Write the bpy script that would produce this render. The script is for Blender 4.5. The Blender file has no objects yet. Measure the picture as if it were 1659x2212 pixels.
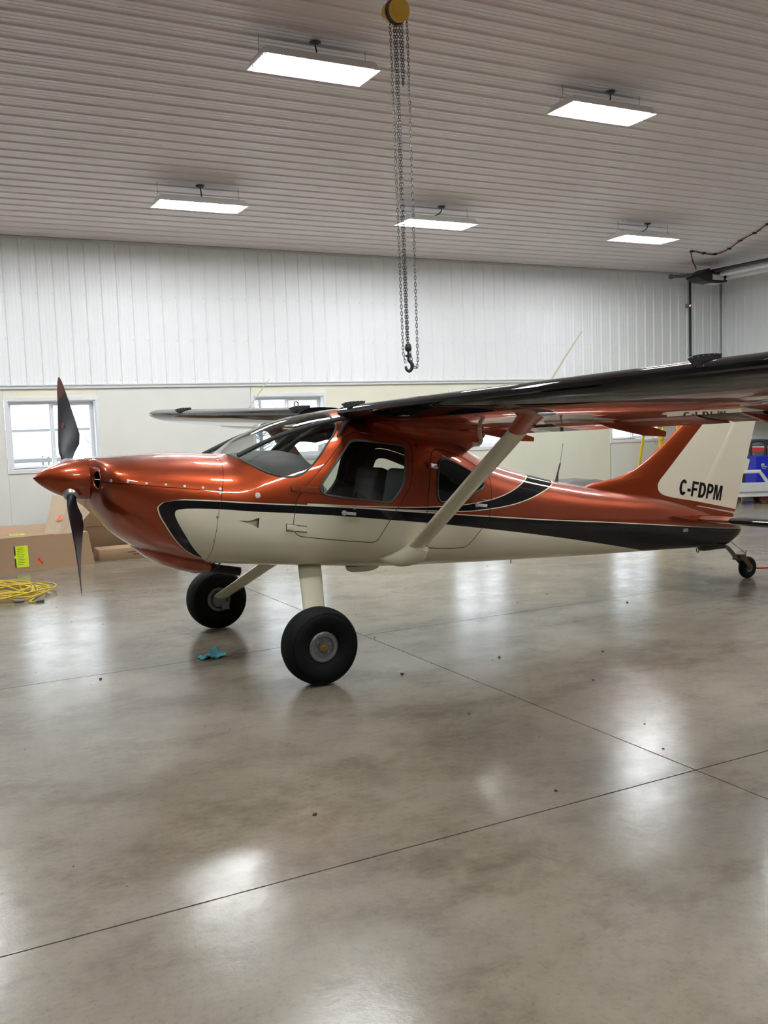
import bpy, bmesh, math, random
from mathutils import Vector, Matrix
from mathutils.bvhtree import BVHTree
from mathutils import noise as mnoise
from mathutils.geometry import tessellate_polygon
random.seed(7)
scene = bpy.context.scene
COL = scene.collection
PI = math.pi

# ------------------------------------------------------------------ camera
CAM_H = 1.70
YAW, PITCH, ROLL = math.radians(27.414), math.radians(-5.25), math.radians(-2.02)
fw = Vector((math.sin(YAW)*math.cos(PITCH), math.cos(YAW)*math.cos(PITCH), math.sin(PITCH)))
rt = Vector((math.cos(YAW), -math.sin(YAW), 0))
up = rt.cross(fw)
r2 = math.cos(ROLL)*rt + math.sin(ROLL)*up
u2 = -math.sin(ROLL)*rt + math.cos(ROLL)*up
cam = bpy.data.cameras.new('camera')
cam.sensor_fit = 'VERTICAL'; cam.sensor_height = 36.0; cam.sensor_width = 27.0
cam.lens = 2050.0/2212.0*36.0
cam.clip_end = 300
camo = bpy.data.objects.new('camera', cam); COL.objects.link(camo)
M = Matrix.Identity(4)
for i in range(3):
    M[i][0], M[i][1], M[i][2] = r2[i], u2[i], -fw[i]
M[0][3], M[1][3], M[2][3] = 0, 0, CAM_H
camo.matrix_world = M
scene.camera = camo

# ------------------------------------------------------------------ world, light level, exposure
world = bpy.data.worlds.new('overcast_sky'); scene.world = world
world.use_nodes = True
bg = world.node_tree.nodes['Background']
bg.inputs[0].default_value = (0.90, 0.95, 1.0, 1)
bg.inputs[1].default_value = 3.6
TUBE_STRENGTH = 74.0
scene.view_settings.view_transform = 'Standard'
scene.view_settings.look = 'None'
scene.view_settings.gamma = 1.0
scene.view_settings.use_curve_mapping = False
scene.view_settings.exposure = 0.30

# ------------------------------------------------------------------ helpers
class NT:
    """small node-tree helper"""
    def __init__(s, name):
        s.mat = bpy.data.materials.new(name); s.mat.use_nodes = True
        s.t = s.mat.node_tree; s.n = s.t.nodes; s.l = s.t.links
        s.b = s.n['Principled BSDF']; s.out = s.n['Material Output']
    def node(s, typ, **kw):
        nd = s.n.new(typ)
        for k, v in kw.items(): setattr(nd, k, v)
        return nd
    def put(s, inp, v):
        if hasattr(v, 'is_output'): s.l.new(v, inp)
        else: inp.default_value = v
    def math(s, op, a, b=0.0, c=None, clamp=False):
        nd = s.node('ShaderNodeMath', operation=op, use_clamp=clamp)
        s.put(nd.inputs[0], a); s.put(nd.inputs[1], b)
        if c is not None: s.put(nd.inputs[2], c)
        return nd.outputs[0]
    def less(s, a, b, soft=0.0012):      # 1 where a < b, softened by `soft`
        d = s.math('SUBTRACT', b, a)
        return s.math('MULTIPLY_ADD', d, 0.5/soft, 0.5, clamp=True)
    def obj(s):
        return s.node('ShaderNodeTexCoord').outputs['Object']
    def xyz(s, v):
        nd = s.node('ShaderNodeSeparateXYZ'); s.l.new(v, nd.inputs[0]); return nd.outputs
    def curve(s, x, pts, ylo, yhi):
        xlo, xhi = pts[0][0], pts[-1][0]
        t = s.math('MULTIPLY_ADD', x, 1/(xhi-xlo), -xlo/(xhi-xlo), clamp=True)
        nd = s.node('ShaderNodeFloatCurve'); m = nd.mapping; cu = m.curves[0]
        P = [((p[0]-xlo)/(xhi-xlo), (p[1]-ylo)/(yhi-ylo)) for p in pts]
        cu.points[0].location = P[0]; cu.points[1].location = P[-1]
        for p in P[1:-1]: cu.points.new(*p)
        for p in cu.points: p.handle_type = 'VECTOR'
        m.update(); s.l.new(t, nd.inputs['Value'])
        return s.math('MULTIPLY_ADD', nd.outputs[0], yhi-ylo, ylo)
    def mix(s, f, a, b):
        nd = s.node('ShaderNodeMix', data_type='RGBA')
        s.put(nd.inputs[0], f); s.put(nd.inputs[6], a); s.put(nd.inputs[7], b)
        return nd.outputs[2]
    def mixf(s, f, a, b):
        nd = s.node('ShaderNodeMix', data_type='FLOAT')
        s.put(nd.inputs[0], f); s.put(nd.inputs[2], a); s.put(nd.inputs[3], b)
        return nd.outputs[0]
    def noise(s, vec, scale, detail=4, rough=.55, out='Fac'):
        nd = s.node('ShaderNodeTexNoise'); nd.inputs['Scale'].default_value = scale
        nd.inputs['Detail'].default_value = detail; nd.inputs['Roughness'].default_value = rough
        if vec is not None: s.l.new(vec, nd.inputs['Vector'])
        return nd.outputs[out]
    def ramp(s, f, stops):
        nd = s.node('ShaderNodeValToRGB'); s.l.new(f, nd.inputs[0]); e = nd.color_ramp.elements
        e[0].position, e[0].color = stops[0]; e[1].position, e[1].color = stops[-1]
        for p, c in stops[1:-1]:
            k = e.new(p); k.color = c
        return nd.outputs[0]
    def bump(s, h, strength=.2, dist=.01):
        nd = s.node('ShaderNodeBump'); nd.inputs['Strength'].default_value = strength
        nd.inputs['Distance'].default_value = dist; s.l.new(h, nd.inputs['Height'])
        s.l.new(nd.outputs[0], s.b.inputs['Normal'])
    def set(s, **kw):
        nm = dict(color='Base Color', rough='Roughness', metal='Metallic', spec='Specular IOR Level', coat='Coat Weight',
                  coat_rough='Coat Roughness', emit='Emission Color', emit_s='Emission Strength', trans='Transmission Weight', sheen='Sheen Weight')
        for k, v in kw.items():
            if k in ('color', 'emit') and not hasattr(v, 'is_output'): v = (*v, 1) if len(v) == 3 else v
            s.put(s.b.inputs[nm[k]], v)
        return s.mat

def simple(name, color, rough=.5, metal=0., var=.08, scale=9., coat=0., spec=.5, bump=0.):
    n = NT(name); f = n.noise(n.obj(), scale, 3)
    c2 = tuple(min(1, c*(1+var)) for c in color) + (1,); c1 = tuple(c*(1-var) for c in color) + (1,)
    n.set(color=n.mix(f, c1, c2), rough=rough, metal=metal, coat=coat, coat_rough=.04, spec=spec)
    if bump: n.bump(n.noise(n.obj(), scale*14, 3), bump, .004)
    return n.mat

class MB:
    """collects shapes for ONE mesh"""
    def __init__(s): s.v = []; s.f = []; s.mi = []
    def add(s, verts, faces, mi=0):
        o = len(s.v); s.v += [tuple(p) for p in verts]; s.f += [tuple(i+o for i in f) for f in faces]; s.mi += [mi]*len(faces)
    def box(s, lo, hi, mi=0, mat=None):
        x0, y0, z0 = lo; x1, y1, z1 = hi
        v = [(x0,y0,z0),(x1,y0,z0),(x1,y1,z0),(x0,y1,z0),(x0,y0,z1),(x1,y0,z1),(x1,y1,z1),(x0,y1,z1)]
        if mat: v = [mat @ Vector(p) for p in v]
        s.add(v, [(0,3,2,1),(4,5,6,7),(0,1,5,4),(1,2,6,5),(2,3,7,6),(3,0,4,7)], mi)
    def rings(s, R, cap0=True, cap1=True, mi=0, closed=True):
        n = len(R[0]); v = [p for r in R for p in r]; f = []
        for i in range(len(R)-1):
            for j in range(n if closed else n-1):
                k = (j+1) % n
                f.append((i*n+j, i*n+k, (i+1)*n+k, (i+1)*n+j))
        if cap0: f.append(tuple(range(n))[::-1])
        if cap1: f.append(tuple((len(R)-1)*n+j for j in range(n)))
        s.add(v, f, mi)
    def tube(s, path, r, n=8, mi=0, cap=True):
        P = [Vector(p) for p in path]; R = []
        t0 = (P[1]-P[0]).normalized(); a = t0.orthogonal().normalized()
        for i, p in enumerate(P):
            t = (P[min(i+1, len(P)-1)]-P[max(i-1, 0)]).normalized()
            a = (a-t*a.dot(t)).normalized(); b = t.cross(a)
            rr = r[i] if isinstance(r, (list, tuple)) else r
            R.append([p+rr*(math.cos(2*PI*k/n)*a+math.sin(2*PI*k/n)*b) for k in range(n)])
        s.rings(R, cap, cap, mi)
    def lathe(s, prof, axis='y', c=(0,0,0), n=32, mi=0, cap=False):
        R = []
        for r, h in prof:
            ring = []
            for k in range(n):
                a = 2*PI*k/n; u, w = r*math.cos(a), r*math.sin(a)
                ring.append({'x': (c[0]+h, c[1]+u, c[2]+w), 'y': (c[0]+u, c[1]+h, c[2]+w), 'z': (c[0]+u, c[1]+w, c[2]+h)}[axis])
            R.append(ring)
        s.rings(R, cap, cap, mi)
    def prism(s, poly, axis, a, b, mi=0):
        """poly: 2-D points; axis 'y': (x,z) extruded along y, 'x': (y,z), 'z': (x,y)"""
        def mk(p, h): return {'y': (p[0], h, p[1]), 'x': (h, p[0], p[1]), 'z': (p[0], p[1], h)}[axis]
        s.rings([[mk(p, a) for p in poly], [mk(p, b) for p in poly]], True, True, mi)
    def build(s, name, mats, parent=None, smooth=None, loc=None, fixn=True):
        me = bpy.data.meshes.new(name); me.from_pydata(s.v, [], s.f)
        if not isinstance(mats, (list, tuple)): mats = [mats]
        for m in mats: me.materials.append(m)
        if len(mats) > 1: me.polygons.foreach_set('material_index', s.mi)
        if fixn:
            bm = bmesh.new(); bm.from_mesh(me); bmesh.ops.recalc_face_normals(bm, faces=bm.faces); bm.to_mesh(me); bm.free()
        if smooth is not None:
            me.polygons.foreach_set('use_smooth', [True]*len(me.polygons))
            me.set_sharp_from_angle(angle=math.radians(smooth))
        me.update()
        return link(name, me, parent, loc)

def link(name, me, parent=None, loc=None):
    o = bpy.data.objects.new(name, me); COL.objects.link(o)
    if parent: o.parent = parent
    if loc: o.location = loc
    return o
def tag(o, label=None, cat=None, group=None, kind=None):
    if label: o['label'] = label
    if cat: o['category'] = cat
    if group: o['group'] = group
    if kind: o['kind'] = kind
    return o
def empty(name, loc=(0,0,0), rz=0., label=None, cat=None, group=None, kind=None):
    o = bpy.data.objects.new(name, None); COL.objects.link(o); o.location = loc; o.rotation_euler = (0,0,rz)
    o.empty_display_size = .1
    return tag(o, label, cat, group, kind)
def copy_tree(o, parent=None):
    c = o.copy(); COL.objects.link(c); c.parent = parent
    for ch in list(o.children): copy_tree(ch, c)
    return c
def catmull(P, n=6, closed=False):
    P = [Vector(p) for p in P]; out = []; N = len(P)
    for i in range(N if closed else N-1):
        g = (lambda k: P[k % N]) if closed else (lambda k: P[min(max(k, 0), N-1)])
        a, b, c, d = g(i-1), g(i), g(i+1), g(i+2)
        for k in range(n):
            t = k/n
            out.append(.5*((2*b)+(c-a)*t+(2*a-5*b+4*c-d)*t*t+(3*b-3*c+d-a)*t**3))
    if not closed: out.append(P[-1])
    return out
def chaikin(P, it=2):
    for _ in range(it):
        Q = []
        for i in range(len(P)):
            a, b = P[i], P[(i+1) % len(P)]
            Q += [(a[0]*.75+b[0]*.25, a[1]*.75+b[1]*.25), (a[0]*.25+b[0]*.75, a[1]*.25+b[1]*.75)]
        P = Q
    return P
def offset(P, d):
    n = len(P); A = sum(P[i][0]*P[(i+1)%n][1]-P[(i+1)%n][0]*P[i][1] for i in range(n))
    sg = 1 if A > 0 else -1; out = []
    for i in range(n):
        a, b, c = Vector(P[i-1]), Vector(P[i]), Vector(P[(i+1) % n])
        n1 = Vector(((b-a).y, -(b-a).x)).normalized(); n2 = Vector(((c-b).y, -(c-b).x)).normalized()
        m = (n1+n2).normalized(); k = max(.5, m.dot(n1))
        out.append(tuple(b+m*sg*d/k))
    return out

# ------------------------------------------------------------------ materials
def mat_floor():
    n = NT('polished_concrete'); v = n.node('ShaderNodeTexCoord').outputs['Object']
    geo = n.node('ShaderNodeNewGeometry').outputs['Position']
    a = n.noise(geo, .42, 5, .6); b = n.noise(geo, 2.1, 9, .72); c = n.noise(geo, 34, 6, .75)
    st = n.node('ShaderNodeMapping'); st.inputs['Scale'].default_value = (.9, 1.3, 1); st.inputs['Rotation'].default_value = (0, 0, .6); n.l.new(geo, st.inputs[0])
    d = n.noise(st.outputs[0], 1.1, 10, .74)
    mul = lambda A, B, f: (lambda m: (m.inputs[0].__setattr__('default_value', f), n.l.new(A, m.inputs[6]), n.l.new(B, m.inputs[7]), m.outputs[2])[-1])(n.node('ShaderNodeMix', data_type='RGBA', blend_type='MULTIPLY'))
    base = n.ramp(a, [(.28, (.185,.156,.116,1)), (.5, (.265,.230,.182,1)), (.74, (.330,.292,.238,1))])
    mott = n.ramp(b, [(.25, (.58,.56,.52,1)), (.5, (.93,.93,.92,1)), (.75, (1.13,1.12,1.10,1))])
    stain = n.ramp(d, [(.32, (.34,.30,.245,1)), (.50, (.90,.89,.86,1)), (.60, (1,1,1,1)), (1., (1.06,1.06,1.06,1))])
    speck = n.ramp(c, [(.28, (.62,.61,.60,1)), (.46, (1,1,1,1)), (1., (1.12,1.12,1.12,1))])
    m3 = mul(mul(mul(base, mott, .85), stain, .78), speck, .7)
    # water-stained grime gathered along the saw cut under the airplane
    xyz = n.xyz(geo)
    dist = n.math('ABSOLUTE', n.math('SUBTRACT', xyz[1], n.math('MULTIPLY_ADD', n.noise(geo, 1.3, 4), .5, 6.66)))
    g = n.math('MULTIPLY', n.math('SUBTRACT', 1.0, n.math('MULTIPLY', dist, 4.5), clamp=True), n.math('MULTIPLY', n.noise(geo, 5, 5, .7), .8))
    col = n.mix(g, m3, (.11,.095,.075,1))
    rg = n.ramp(b, [(.25, (.27,)*3+(1,)), (.75, (.13,)*3+(1,))])
    n.set(color=col, rough=rg, spec=.34)
    n.bump(n.noise(geo, 11, 6, .7), .06, .02)
    return n.mat
def mat_panel(name, col, rough=.38):
    n = NT(name); f = n.noise(n.node('ShaderNodeNewGeometry').outputs['Position'], .8, 4)
    n.set(color=n.mix(f, tuple(c*.96 for c in col)+(1,), tuple(min(1, c*1.03) for c in col)+(1,)), rough=rough, spec=.45)
    return n.mat
def mat_board(name, c1, c2):
    n = NT(name); g = n.node('ShaderNodeNewGeometry').outputs['Position']
    f = n.ramp(n.noise(g, .7, 5, .6), [(.35, (0,0,0,1)), (.65, (1,1,1,1))])
    n.set(color=n.mix(f, (*c1, 1), (*c2, 1)), rough=.6, spec=.3); n.bump(n.noise(g, 40, 3), .05, .003)
    return n.mat
def mat_emit(name, col, s):
    n = NT(name); n.set(color=(.9,.9,.9), emit=col, emit_s=s, rough=.4); return n.mat
def mat_glass(name, tint, gloss=.0):
    n = NT(name); tr = n.node('ShaderNodeBsdfTransparent'); tr.inputs[0].default_value = (*tint, 1)
    gl = n.node('ShaderNodeBsdfGlossy'); gl.inputs['Roughness'].default_value = .02
    lw = n.node('ShaderNodeLayerWeight'); lw.inputs[0].default_value = .5
    fr = n.math('MULTIPLY_ADD', n.math('POWER', lw.outputs['Facing'], 5.0), .85, .035)
    mx = n.node('ShaderNodeMixShader'); n.l.new(fr, mx.inputs[0]); n.l.new(tr.outputs[0], mx.inputs[1]); n.l.new(gl.outputs[0], mx.inputs[2])
    n.l.new(mx.outputs[0], n.out.inputs[0]); return n.mat

COPPER = (.30, .040, .0055); CREAM = (.78, .73, .56); BLACK = (.004, .004, .005)
m_floor = mat_floor()
m_joint = simple('saw_cut_dirt', (.06,.055,.05), .9)
m_ceil = mat_panel('ceiling_sheet_white', (.87,.82,.83), .42)
m_wallp = mat_panel('wall_sheet_white', (.86,.88,.89), .36)
m_trim = mat_panel('white_flashing', (.66,.68,.69), .4)
m_dark = simple('matt_dark', (.03,.03,.03), .8)
m_board = mat_board('board_grey_white', (.74,.75,.71), (.80,.80,.75))
m_cream_b = mat_board('board_cream', (.78,.76,.62), (.83,.81,.68))
m_far = mat_board('dark_hangar_door', (.10,.105,.11), (.13,.13,.13))
m_plain = mat_board('wall_plain_white', (.82,.82,.80), (.86,.86,.84))
m_vinyl = simple('white_vinyl', (.80,.81,.84), .35, var=.02)
m_pane = mat_glass('window_pane_glass', (.96,.98,.98))
m_tube = mat_emit('fluorescent_tube', (.95, .985, 1.0), TUBE_STRENGTH)
m_fixt = simple('white_enamel', (.86,.86,.86), .3, var=.02)
m_wire = simple('black_cable', (.015,.015,.017), .5)
m_refl = simple('dull_aluminium', (.88,.88,.88), .35, .12)
m_steel = simple('galvanised_steel', (.55,.55,.54), .35, .8)
m_alu = simple('bright_aluminium', (.78,.78,.77), .16, 1.0)
m_copper_plain = NT('copper_paint')
m_copper_plain = m_copper_plain.set(color=COPPER, metal=.72, rough=.34, coat=1.0, coat_rough=.03)
m_cream = NT('cream_paint').set(color=CREAM, rough=.4, spec=.1, coat=.8, coat_rough=.05)
m_black = NT('gloss_black_paint').set(color=BLACK, rough=.3, spec=.0, coat=.75, coat_rough=.03)
m_inside = simple('cabin_liner', (.055,.056,.055), .75)
m_seat = simple('seat_leather', (.035,.035,.037), .5, bump=.15)
m_shield = simple('glareshield_vinyl', (.11,.115,.105), .55)
m_rubber = simple('tyre_rubber', (.0045,.0045,.005), .75, spec=.18, var=.3, scale=4, bump=.1)
m_hub = simple('grey_wheel_rim', (.24,.245,.25), .38, .5)
m_brass = simple('brass', (.45,.28,.08), .35, .9)
m_seal = simple('rubber_window_seal', (.07,.075,.07), .6)
m_ws = mat_glass('acrylic_windscreen', (.90,.91,.90))
m_wg = mat_glass('acrylic_side_window', (.86,.88,.87))
m_yel = simple('yellow_hoist_paint', (.78,.48,.02), .3, coat=.4)
m_chain = simple('chain_steel', (.13,.12,.12), .35, .8)
m_card = simple('cardboard', (.36,.235,.135), .8, var=.08, scale=3)
m_card_in = simple('cardboard_inside', (.40,.31,.22), .85, var=.1, scale=3)
m_card_dk = simple('cardboard_brown', (.22,.135,.07), .85, var=.12, scale=3)
m_stick_y = simple('fluorescent_yellow_label', (.72,.90,.02), .6, var=.03)
m_stick_r = simple('fluorescent_red_label', (1.0,.12,.04), .6, var=.03)
m_print = simple('black_print', (.01,.01,.01), .6)
m_brownprint = simple('brown_print', (.13,.04,.02), .7)
m_cord = simple('yellow_cord', (.70,.52,.05), .5)
m_rag = simple('blue_shop_towel', (.10,.36,.45), .9, var=.2, scale=30, bump=.3)
m_red = simple('red_steel', (.55,.02,.02), .4)
m_blue = simple('blue_plastic', (.01,.02,.45), .4)
m_whitem = simple('white_steel', (.68,.68,.66), .45)
m_yfib = simple('yellow_fibreglass', (.72,.53,.03), .45)
m_grey_p = simple('grey_plastic', (.13,.13,.13), .5)
m_tan = simple('tan_wood', (.42,.30,.14), .7)
m_snow = simple('snow', (.85,.87,.90), .9, var=.03, scale=1)
m_tarp = simple('grey_canvas', (.16,.155,.145), .8)

# ------------------------------------------------------------------ the hangar
YW, XR, XL, YF, YRIDGE = 15.60, 16.74, -5.0, -3.6, 6.0
Z_EAVE, SLOPE = 4.76, .107
ZR = Z_EAVE + SLOPE*(YW-YRIDGE)
def zceil(y): return ZR - SLOPE*abs(y-YRIDGE)
Z_BOARD = 2.44

# floor: slab pieces between the saw cuts
floor = MB(); floor.box((XL, YF, -.16), (XR, YW, -.03))
fl = tag(floor.build('floor', m_joint), 'mottled polished concrete hangar floor with dark saw cuts', kind='structure')
xs = [XL, 3.32, 10.5, XR]; ys = [YF, -.34, 3.25, 6.84, YW]
for i in range(3):
    for j in range(4):
        s = MB(); g = .004
        s.box((xs[i]+g, ys[j]+g, -.03), (xs[i+1]-g, ys[j+1]-g, 0)); s.build('floor_slab', m_floor, fl)

# corrugated sheets
PITCH_R = .241
def sheet_profile(rh, w=PITCH_R*4):
    P = []
    for k in range(4):
        o = k*PITCH_R
        P += [(o, 0), (o+.040, 0), (o+.056, .0035), (o+.072, 0), (o+.100, 0), (o+.116, .0035), (o+.132, 0), (o+.172, 0), (o+.188, rh), (o+.213, rh), (o+.229, 0)]
    P.append((w, 0)); return P
def sheet_mesh(name, length, mat, rh=.018):
    """profile in local x, relief along -y (towards the room), length in local z"""
    P = sheet_profile(rh); b = MB()
    b.rings([[(p[0], -.012-p[1], 0) for p in P]+[(P[-1][0], 0, 0), (0, 0, 0)], [(p[0], -.012-p[1], length) for p in P]+[(P[-1][0], 0, length), (0, 0, length)]])
    o = b.build(name, mat); me = o.data; bpy.data.objects.remove(o); return me
def screws_for(n_u, us, zs, name, parent):
    b = MB()
    for u in us:
        for z in zs:
            b.lathe([(.0065, 0), (.0065, -.004), (.003, -.007)], 'y', (u, -.012, z), 6, cap=True)
    o = b.build(name, m_steel, parent); o['kind'] = 'stuff'; return o

wall_back = empty('wall_back', (0, YW, 0), label='ribbed white metal wall above painted boards with four windows', kind='structure')
me = sheet_mesh('wall_sheet', Z_EAVE-Z_BOARD-.06, m_wallp)
W4 = PITCH_R*4; x0 = XR-W4
k = 0
while x0 > XL:
    o = link('wall_sheet', me, wall_back, (x0, 0, Z_BOARD+.06)); x0 -= W4
us = [XR-W4*i+PITCH_R*j+.155 for i in range(1, 17) for j in range(4)]
screws_for(0, [u for u in us if u > .5], [2.56, 3.20, 3.90], 'wall_screws', wall_back)
# lower boards with window openings
WINX = [1.67, 5.64, 9.61, 13.58]; WW = 1.31; WZ0, WZ1 = 1.20, 2.255
segs = [(XL, 1.62, 0), (3.02, 5.60, 0), (6.99, 9.57, 1), (10.96, 13.54, 1), (14.93, XR, 0)]
for a, b_, c in segs:
    m = MB(); m.box((a, 0, 0), (b_-.002, .06, Z_BOARD)); m.build('wall_board', [m_board, m_cream_b][c], wall_back)
for i, x in enumerate(WINX):
    m = MB(); m.box((x-.05, 0, 0), (x+WW+.038, .06, WZ0-.03)); m.build('wall_board', [m_board, m_cream_b, m_cream_b, m_board][i], wall_back)
    m = MB(); m.box((x-.05, 0, WZ1+.03), (x+WW+.038, .06, Z_BOARD)); m.build('wall_board', m_cream_b, wall_back)
m = MB(); m.box((XL, .06, 0), (XR, .09, .9)); m.box((XL, .06, 2.40), (XR, .09, 4.9)); m.build('wall_backing', m_plain, wall_back)
t = MB(); t.box((XL, YW-.035, Z_BOARD), (XR, YW, Z_BOARD+.045)); t.box((XL, YW-.05, Z_BOARD+.045), (XR, YW, Z_BOARD+.062))
tag(t.build('trim_1', m_trim), 'pale grey flashing under the ribbed wall sheets', kind='structure')
t = MB(); t.box((XL, YW-.045, Z_EAVE-.05), (XR, YW-.012, Z_EAVE-.012)); t2 = t.build('trim_2', m_trim)
tag(t2, 'white corner flashing where the back wall meets the ceiling', kind='structure')
t = MB(); t.box((XL, YW-.05, Z_EAVE-.012), (XR, YW-.012, Z_EAVE-.002)); t.build('dark_strip', m_dark, t2)  # thin solid dark strip between flashing and ceiling

# windows (frame, two sashes, panes, casing)
def window(idx, x):
    w = empty('window_%d' % idx, (x, YW, 0), kind='structure')
    c = MB(); th = .055
    for a, b_ in (((-.05,-.018,WZ1),(WW+.05,.0,WZ1+th)), ((-.05,-.018,WZ0-th),(WW+.05,.0,WZ0)), ((-.05,-.018,WZ0),(0,.0,WZ1)), ((WW,-.018,WZ0),(WW+.05,.0,WZ1))): c.box(a, b_)
    c.build('casing', m_vinyl, w)
    j = MB()
    for a, b_ in (((0,0,WZ1-.012),(WW,.17,WZ1)), ((0,0,WZ0),(WW,.17,WZ0+.012)), ((0,0,WZ0),(.012,.17,WZ1)), ((WW-.012,0,WZ0),(WW,.17,WZ1))): j.box(a, b_)
    j.build('jamb', m_vinyl, w)
    for k, (a, b_, yy) in enumerate(((.012, WW/2+.03, .10), (WW/2-.03, WW-.012, .14))):
        s = MB(); f = .042 if k == 0 else .06
        s.box((a, yy, WZ0+.012), (b_, yy+.035, WZ0+.012+f)); s.box((a, yy, WZ1-.012-f), (b_, yy+.035, WZ1-.012))
        s.box((a, yy, WZ0+.012+f), (a+f, yy+.035, WZ1-.012-f)); s.box((b_-f, yy, WZ0+.012+f), (b_, yy+.035, WZ1-.012-f))
        so = s.build('sash', m_vinyl, w)
        p = MB(); p.box((a+f, yy+.014, WZ0+.012+f), (b_-f, yy+.018, WZ1-.012-f)); p.build('pane', m_pane, so)
    tr = MB(); tr.box((.03, .02, WZ0+.012), (WW*.5, .045, WZ0+.022)); tr.build('sill_track', m_dark, w)
    return w
WL = ['sliding window behind the propeller with a scaffold outside', 'sliding window seen above the windscreen and far wing', 'sliding window showing between wing and rear fuselage', 'sliding window below the near wing beside the tail fin']
for i, x in enumerate(WINX): window(i+1, x)['label'] = WL[i]

# right wall
wall_right = empty('wall_right', (XR, 0, 0), label='ribbed white metal side wall at the far right', kind='structure')
me2 = sheet_mesh('wall_sheet', 2.3+.9, m_wallp)
y0 = YW
m = MB(); m.box((.012, YF, 0), (.07, YW, 5.9)); m.build('wall_backing', m_plain, wall_right)
for i in range(8):
    o = link('wall_sheet', me2, wall_right, (.012, y0, Z_BOARD+.06)); o.rotation_euler = (0, 0, -PI/2); y0 -= W4
m = MB(); m.box((-.005, YF, 0), (.012, YW, Z_BOARD)); m.build('wall_board', m_board, wall_right)
m = MB(); m.box((XL-.06, YF, 0), (XL, YW, 5.9)); tag(m.build('wall_left', m_far), 'dark side wall out of the picture', kind='structure')
m = MB(); m.box((XL, YF-.06, 0), (XR, YF, 5.0)); tag(m.build('wall_front', m_far), 'dark hangar door behind the viewer', kind='structure')

m = MB(); m.box((-.022,YW-.052,Z_BOARD+.06),(-.014,YW-.045,Z_EAVE-.02)); m.build('corner_strip', m_dark, wall_right)  # thin solid dark strip drawing a line up the wall corner
# ceiling: two slopes of ribbed sheets
ceil_o = empty('ceiling', (0, 0, 0), label='ribbed white metal ceiling sloping up from the back wall', kind='structure')
LX = XR-XL
me3 = sheet_mesh('ceiling_sheet', LX, m_ceil, .016)
ang = math.atan(SLOPE)
for side in (1, -1):
    n = 10; L = (YW-YRIDGE)/math.cos(ang)
    for i in range(n):
        d = L - (i+1)*W4 if side == 1 else L-(i+1)*W4
        # local x runs up the slope, local z along X, local -y points down
        o = link('ceiling_sheet', me3, ceil_o)
        ux = Vector((0, side*math.cos(ang)*-1, math.sin(ang)))      # towards ridge
        if side == 1:
            zx = Vector((-1, 0, 0)); start = Vector((XR, YW, Z_EAVE)) + ux*(i*W4)
        else:
            zx = Vector((1, 0, 0)); start = Vector((XL, 2*YRIDGE-YW, Z_EAVE)) + ux*(i*W4)
        yy = zx.cross(ux)
        o.matrix_world = Matrix(((ux.x, yy.x, zx.x, start.x), (ux.y, yy.y, zx.y, start.y), (ux.z, yy.z, zx.z, start.z), (0,0,0,1)))

# ------------------------------------------------------------------ the airplane: hull surface
# station x, top z, bottom z, z of greatest width, half width, upper and lower roundness
HT = [(-1.205,1.545,1.25,1.395,0.15,2,2),
(-1.185,1.545,1.205,1.392,0.205,2.1,2),
(-1.16,1.546,1.16,1.388,0.315,2.3,2),
(-1.13,1.548,1.105,1.38,0.375,2.4,2),
(-1.09,1.55,1.045,1.37,0.408,2.4,2),
(-1.04,1.552,0.995,1.35,0.432,2.4,2.1),
(-0.92,1.557,0.905,1.3,0.468,2.4,2.2),
(-0.75,1.558,0.83,1.23,0.5,2.4,2.4),
(-0.55,1.552,0.77,1.17,0.525,2.4,2.8),
(-0.3,1.535,0.735,1.12,0.55,2.4,3.2),
(-0.07,1.655,0.707,1.1,0.565,2.3,3.4),
(0.23,1.765,0.672,1.08,0.58,2.4,3.4),
(0.54,1.82,0.635,1.06,0.59,2.6,3.4),
(0.85,1.842,0.6,1.04,0.59,2.8,3.4),
(1.2,1.785,0.572,1.01,0.58,2.8,3.3),
(1.55,1.655,0.548,0.97,0.545,2.6,3.1),
(1.9,1.44,0.522,0.93,0.49,2.3,2.9),
(2.25,1.305,0.5,0.89,0.43,2.2,2.7),
(2.8,1.158,0.468,0.83,0.35,2.1,2.5),
(3.36,1.04,0.44,0.76,0.285,2.1,2.4),
(3.95,0.94,0.415,0.7,0.225,2.1,2.3),
(4.5,0.8,0.39,0.62,0.165,2.1,2.3),
(4.95,0.64,0.372,0.545,0.115,2.1,2.2),
(5.12,0.6,0.437,0.535,0.085,2.1,2),
(5.21,0.555,0.505,0.532,0.03,2,2)]

def pch(xs, ys, x):
    n = len(xs)
    if x <= xs[0]: return ys[0]
    if x >= xs[-1]: return ys[-1]
    k = 0
    while x > xs[k+1]: k += 1
    h = [xs[i+1]-xs[i] for i in range(n-1)]; d = [(ys[i+1]-ys[i])/h[i] for i in range(n-1)]
    def m(i):
        if i == 0: return d[0]
        if i == n-1: return d[-1]
        if d[i-1]*d[i] <= 0: return 0.
        a = 2*h[i]+h[i-1]; b = h[i]+2*h[i-1]
        return (a+b)/(a/d[i-1]+b/d[i])
    t = (x-xs[k])/h[k]
    return ys[k]*(1+2*t)*(1-t)**2+h[k]*m(k)*t*(1-t)**2+ys[k+1]*t*t*(3-2*t)+h[k]*m(k+1)*t*t*(t-1)
HX = [r[0] for r in HT]; HC = [[r[i] for r in HT] for i in range(1, 7)]
def sec(x): return [pch(HX, c, x) for c in HC]
def wid(x, z):
    zt, zb, zm, w, nt, nb = sec(x)
    s, n = ((z-zm)/(zt-zm), nt) if z >= zm else ((zm-z)/(zm-zb), nb)
    return 0. if s >= 1 else w*(1-s**n)**(1/n)
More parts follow.
